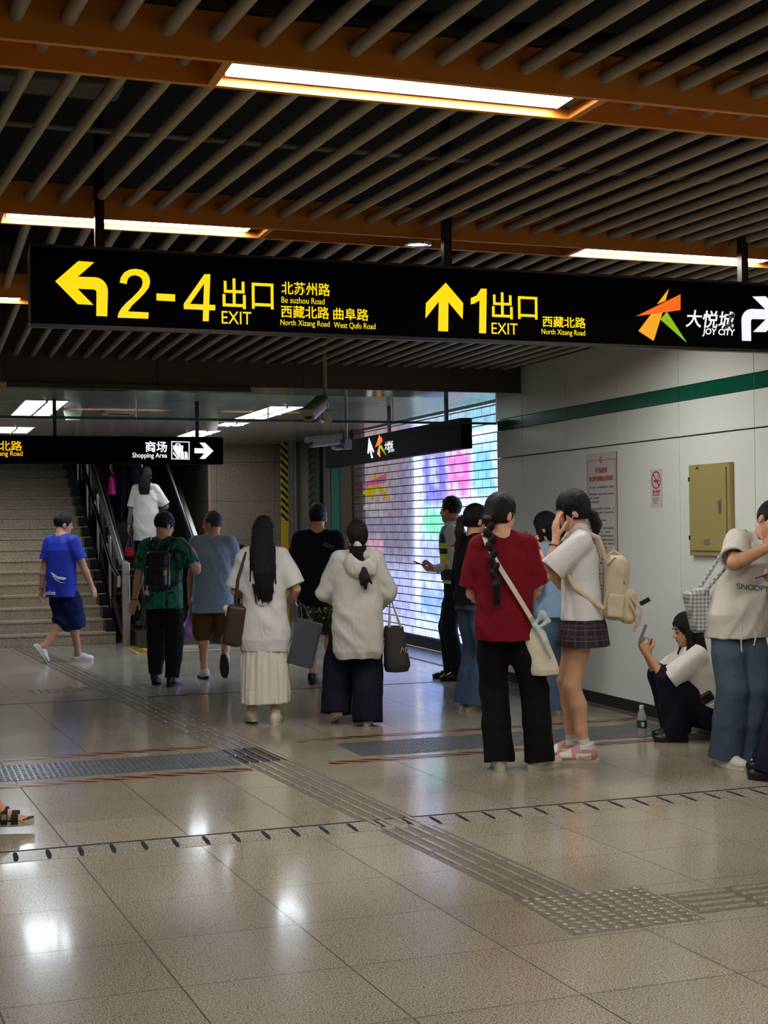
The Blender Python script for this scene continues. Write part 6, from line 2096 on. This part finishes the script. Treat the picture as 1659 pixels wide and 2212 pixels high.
o = Vol().u(rbox(tp((0.0, -0.215, 1.08)), (0.13, 0.075, 0.20), p13.Rs @ rotx(8), 0.06)).u(rbox(tp((0, -0.285, 0.96)), (0.11, 0.045, 0.105), p13.Rs @ rotx(8), 0.035), 0.015).u(seg(tp((-0.10, -0.25, 1.19)), tp((0.10, -0.25, 1.19)), 0.03, 0.03), 0.03).mesh('backpack', BPK, None, 0.005, folds(0.006, 22, seed=2.0))
held('backpack', o, p13, 'cream backpack on the back of the girl in the white shirt', 'backpack')
for sgn in (-1, 1):
    attach(MB().tube([tp((sgn * 0.07, -0.16, 1.27)), tp((sgn * 0.10, -0.125, 1.40)), tp((sgn * 0.11, -0.02, 1.458)), tp((sgn * 0.115, 0.08, 1.40)), tp((sgn * 0.125, 0.125, 1.28)), tp((sgn * 0.165, 0.05, 1.10)), tp((sgn * 0.16, -0.12, 0.96))], 0.016, 8).build('strap', BPK, None, True), o)
attach(MB().tube([tp((-0.02, -0.17, 1.27)), tp((-0.02, -0.22, 1.315)), tp((-0.02, -0.27, 1.27))], 0.010, 8).build('top_loop', BPK, None, True), o)
attach(MB().tube([tp((-0.12, -0.30, 1.02)), tp((-0.13, -0.36, 0.93)), tp((-0.12, -0.335, 0.84)), tp((-0.10, -0.30, 0.82))], 0.008, 8).tube([tp((-0.125, -0.29, 0.98)), tp((-0.135, -0.33, 0.9)), tp((-0.12, -0.30, 0.80))], 0.008, 8).build('cord', BPK, None, True), o)
attach(Vol().u(rbox(tp((-0.135, -0.20, 0.97)), (0.022, 0.055, 0.075), p13.Rs @ rotx(8), 0.018)).mesh('side_pocket', BPK, None, 0.004, folds(0.004, 40)), o)
attach(MB().tube([tp((-0.128, -0.165, 1.22)), tp((-0.126, -0.215, 1.27)), tp((-0.10, -0.255, 1.24)), tp((-0.128, -0.262, 1.10))], 0.0035, 6).build('zipper', M('zip_grey', (110, 104, 92), 0.4), None, True), o)
attach(MB().obox(tp((-0.10, -0.385, 0.985)), (0.012, 0.034, 0.014), p13.Rs @ rotx(-25)).build('tag', BLACKM, None, bevel=0.003), o)

# -- woman sitting on the floor
p14 = Person('woman in a white T-shirt sitting on the floor against the wall with a phone', 1502, 1597, 1.50, -90, skin=1, vox=0.0045, face=True, hip=(0, -0.06, 0.20), la=(-0.10, 0.16, 0.085), ra=(0.11, 0.13, 0.085), lkp=(-0.05, 0.5, 0.9), rkp=(0.1, 0.5, 0.9), lean=9, lw=(-0.045, 0.36, 0.66), rw=(0.05, 0.365, 0.66), lpole=(-0.35, -0.1, -1), rpole=(0.35, -0.1, -1), lh=(unit((0.15, 0.35, 0.9)), (0.8, -0.3, 0.1), 0.75), rh=(unit((-0.15, 0.35, 0.9)), (-0.8, -0.3, 0.1), 0.75), hpitch=6, hyaw=6)
p14.body()
v, m, d = p14.hair('long_open')
v.u(loft([(p14.headc[2] - 0.36, 0, p14.headc[1] - 0.13, 0.06, 0.025), (p14.headc[2] - 0.22, 0, p14.headc[1] - 0.115, 0.088, 0.05), (p14.headc[2] - 0.06, 0, p14.headc[1] - 0.06, 0.092, 0.075), (p14.headc[2] + 0.03, 0, p14.headc[1] - 0.03, 0.088, 0.09)], 2.2), 0.02)
v.chain([p14.hp((-0.078, 0.01, 0.0)), p14.hp((-0.088, 0.025, -0.10)), p14.hp((-0.09, 0.06, -0.18)), p14.hp((-0.06, 0.09, -0.25))], [0.022, 0.025, 0.03, 0.012], 0.02)
v.chain([p14.hp((0.078, 0.01, 0.0)), p14.hp((0.088, 0.025, -0.10)), p14.hp((0.09, 0.06, -0.18)), p14.hp((0.06, 0.09, -0.25))], [0.022, 0.025, 0.03, 0.012], 0.02)
p14.hair_done(v, m, d)
p14.top('t_shirt', cloth('white_cotton', (226, 220, 214), 0.05), [(0.92, 0.172, 0.13), (1.0, 0.168, 0.13), (1.13, 0.165, 0.126), (1.26, 0.178, 0.128), (1.36, 0.18, 0.108), (1.42, 0.11, 0.082), (1.45, 0.07, 0.065)], 0.92, (0.08, 0.105), 0.062, 0.006, 4.0, vox=0.005)
p14.trousers('trousers', cloth('dark_navy_linen', (18, 20, 36)), (0.118, 0.112, 0.10, 0.10, 0.11), hem=2.0, hipr=(0.178, 0.13), drop=0.03, amp=0.006)
p14.shoes(BLACK_SHOE, BLACK_SOLE, 'sneaker')
phone(p14, (p14.gripL + p14.gripR) / 2 + V3(0, 0.01, 0.07), rotx(22), PHONES, 'silver phone held by the woman sitting on the floor')
o = Vol().u(rbox((-0.170, -0.05, 0.34), (0.024, 0.055, 0.038), rotx(-30), 0.015)).mesh('waist_bag', M('black_nylon', (15, 15, 17)), None, 0.005)
held('waist_bag', o, p14, 'small black bag at the waist of the sitting woman', 'bag')
attach(MB().tube([(-0.225, -0.06, 0.29), (-0.235, -0.09, 0.30), (-0.225, -0.10, 0.28)], 0.006, 8).build('clip', STEEL, None, True), o)

# -- person in printed T-shirt and jeans
p15 = Person('person in an ecru printed T-shirt and wide blue jeans with a hand at the face', 1592, 1652, 1.64, 168, female=False, skin=1, vox=0.0045, face=True, hip=(-0.01, 0.0, 0.93), side=-23, lean=-2, la=(-0.075, 0.02, 0.085), lyaw=4, ra=(0.085, 0.02, 0.085), ryaw=14, rw=(-0.13, 0.20, 1.36), rpole=(1, 0.35, -0.5), rh=(unit((-0.45, -0.05, 0.9)), (-0.3, -1, 0), 0.35), lw=(-0.17, 0.27, 1.16), lpole=(-0.9, -0.2, -0.8), lh=(unit((0.9, 0.35, 0.0)), (0.0, 0.2, 1), 0.5), hyaw=8, hpitch=6)
p15.body()
v, m, d = p15.hair('short')
p15.hair_done(v, m, d)
ECRU = cloth('ecru_cotton', (208, 203, 194), 0.06)
g15 = p15.top('t_shirt', ECRU, [(0.80, 0.20, 0.152), (0.95, 0.205, 0.15), (1.12, 0.19, 0.138), (1.27, 0.19, 0.13), (1.36, 0.18, 0.11), (1.42, 0.12, 0.088), (1.45, 0.075, 0.07)], 0.86, (0.082, 0.10), 0.068, 0.006, 6.0, vox=0.005)
n1 = p15.hp((0, -0.02, -0.05))
dN = unit(n1 - p15.neck)
e1 = unit(np.cross(dN, V3(0, 1, 0)))
e2 = np.cross(dN, e1)
MB().tube([p15.neck + dN * (0.022 - 0.02 * math.sin(a)) + 0.074 * (math.cos(a) * e1) + 0.078 * math.sin(a) * -e2 for a in np.linspace(0, 2 * math.pi, 24)], 0.008, 8).build('neck_rib', cloth('black_rib', (24, 24, 30)), p15.root, True)
PRN = M('print_charcoal', (52, 50, 54), 0.7)
cx15 = p15.tp((0, 0, 1.12))
p15.decal(g15, 'SNOOPY', (cx15[0] + 0.02, 1.115), 0.20, 0.035, PRN, back=False, tilt=-6)
p15.trousers('jeans', cloth('worn_denim', (72, 87, 104), 0.25, 8, 0.3, 60), (0.105, 0.105, 0.100, 0.104, 0.108), hem=2.0, hipr=(0.165, 0.122), drop=0.035, amp=0.006)
wz = p15.tp((0, 0.138, 0.90))
MB().tube([wz + V3(0.03, 0.0, 0), wz + V3(0.035, 0.012, -0.10), wz + V3(0.03, 0.005, -0.19)], 0.005, 6).tube([wz + V3(-0.06, 0.0, 0), wz + V3(-0.065, 0.012, -0.08), wz + V3(-0.055, 0.005, -0.15)], 0.005, 6).build('drawstring', WHITEP, p15.root, True)
p15.shoes(WHITE_SHOE, WHITE_SOLE, 'sneaker', extra=lace, big=1.05)
GH, nt, b = newmat('gingham')
tc = node(nt, 'ShaderNodeTexCoord')
sx = node(nt, 'ShaderNodeSeparateXYZ')
nt.links.new(tc.outputs['Object'], sx.inputs[0])
g1_ = math_(nt, 'GREATER_THAN', math_(nt, 'FRACT', math_(nt, 'MULTIPLY', sx.outputs[0], 40)), 0.5)
g2_ = math_(nt, 'GREATER_THAN', math_(nt, 'FRACT', math_(nt, 'MULTIPLY', sx.outputs[2], 40)), 0.5)
nt.links.new(mixc(nt, math_(nt, 'MULTIPLY', math_(nt, 'ADD', g1_, g2_), 0.4), lin((206, 206, 204)), lin((88, 98, 110))), b.inputs['Base Color'])
b.inputs['Roughness'].default_value = 0.8
o = Vol().u(rbox((0.20, -0.08, 0.97), (0.075, 0.06, 0.135), roty(14), 0.03)).mesh('tote_bag', GH, None, 0.005, folds(0.005, 24))
held('tote_bag', o, p15, 'grey and white gingham tote bag under the elbow of the person in the printed T-shirt', 'bag')
q0, q1 = p15.tp((0.155, 0.03, 1.45)), p15.tp((0.15, -0.06, 1.43))
attach(MB().tube([(0.20, -0.02, 1.08), p15.tp((0.17, 0.09, 1.30)), q0, q1, p15.tp((0.19, -0.10, 1.28)), (0.21, -0.10, 1.08)], 0.012, 8).build('strap', GH, None, True), o)

# -- person at the edge of the photo
p16 = Person('person in dark navy clothes at the edge of the photo beside the person in jeans', 0, 0, 1.66, -70, floor=(4.80, 6.72), skin=0, vox=0.0055, hpitch=14, hip=(0, -0.16, 0.92), lean=-9, la=(-0.10, 0.06, 0.085), ra=(0.10, 0.09, 0.085))
p16.body()
p16.hair_done(*p16.hair('short'))
p16.top('top', cloth('dark_navy_cotton', (22, 26, 44)), FEM(0.86, 0.014), 0.9, (0.075, 0.09), 0.062, 0.005)
p16.trousers('trousers', cloth('navy_trousers', (20, 24, 46)), (0.115, 0.122, 0.125, 0.13, 0.14), hem=2.0, hipr=(0.175, 0.128), drop=0.05, amp=0.006)
p16.shoes(BLACK_SHOE, BLACK_SOLE)
phone(p15, p15.gripL + V3(0.03, 0.02, 0.02), rotz(60) @ rotx(-70), M('phone_blue', (24, 40, 92), 0.2), 'dark blue phone in the lowered hand of the person in the printed T-shirt')

# -- walker whose foot enters the photo
p17 = Person('walker entering the photo with one foot in a black strap sandal', 0, 0, 1.70, 90, floor=(0.20, 7.17), female=False, skin=1, vox=0.0055, ra=(0.06, 0.27, 0.085), la=(-0.09, -0.22, 0.16), lpitch=40, ryaw=8, lean=0)
p17.body((0, 1))
p17.hair_done(*p17.hair('short'))
p17.top('t_shirt', cloth('grey_jersey', (130, 124, 118)), MALE(0.78), 0.75, (0.078, 0.09), 0.068)
p17.trousers('shorts', cloth('dark_shorts', (30, 30, 34)), (0.115, 0.115, 0.11, 0.11, 0.1), hem=0.95)
SAND, SANS = M('sandal_black', (16, 16, 17), 0.7), M('sandal_sole', (190, 182, 160), 0.7)
for i in (0, 1):
    A, Rf = p17.footm(i)
    fp = lambda q, A=A, Rf=Rf: A + Rf @ np.array(q, float)
    sg = 1 if i == 0 else -1
    out = []
    for a in np.linspace(0, 2 * math.pi, 28, endpoint=False):
        yy = 0.045 + 0.14 * math.sin(a)
        hw = 0.046 if yy > 0.06 else 0.038 + 0.007 * (yy + 0.09) / 0.15
        out.append((sg * 0.004 + hw * np.sign(math.cos(a)) * abs(math.cos(a)) ** 0.55, yy))
    sb = MB().prism(out, lambda x, y: fp((x, y, -0.085)), lambda x, y: fp((x, y, -0.062 + 0.012 * max(0, (y - 0.12) / 0.06)))).build('sandal', SANS, p17.root, True)
    MB().prism([(x * 0.97, y * 0.99) for x, y in out], lambda x, y: fp((x, y, -0.064)), lambda x, y: fp((x, y, -0.0595 + 0.012 * max(0, (y - 0.12) / 0.06)))).build('footbed', SAND, sb, True)
    for y, zt, w_, ty in ((0.095, -0.022, 0.016, 0), (0.045, -0.002, 0.016, 0), (0.0, 0.022, 0.013, -0.02)):
        mb = MB()
        for t0 in np.linspace(0, math.pi, 9)[:-1]:
            t1 = t0 + math.pi / 8
            P_ = []
            for tt in (t0, t1):
                P_.append(fp((sg * 0.004 + 0.050 * math.cos(tt), y + ty * math.cos(tt) ** 2, -0.07 + (zt + 0.075) * math.sin(tt) ** 0.8 if math.sin(tt) > 0 else -0.07)))
            dd = unit(P_[1] - P_[0])
            fw = Rf @ V3(0, 1, 0)
            nn = unit(np.cross(dd, fw))
            mb.obox((P_[0] + P_[1]) / 2, (np.linalg.norm(P_[1] - P_[0]) / 2 + 0.003, w_, 0.003), np.stack([dd, np.cross(nn, dd), nn], 1))
        mb.build('strap', SAND, sb)
    MB().tube([fp((-0.042, 0.0, -0.04)), fp((-0.03, -0.06, -0.02)), fp((0, -0.082, -0.015)), fp((0.03, -0.06, -0.02)), fp((0.042, 0.0, -0.04))], 0.011, 8).build('heel_strap', SAND, sb, True)
    MB().obox(fp((-sg * 0.05, 0.045, -0.035)), (0.004, 0.012, 0.012), Rf).build('buckle', GREYP, sb)
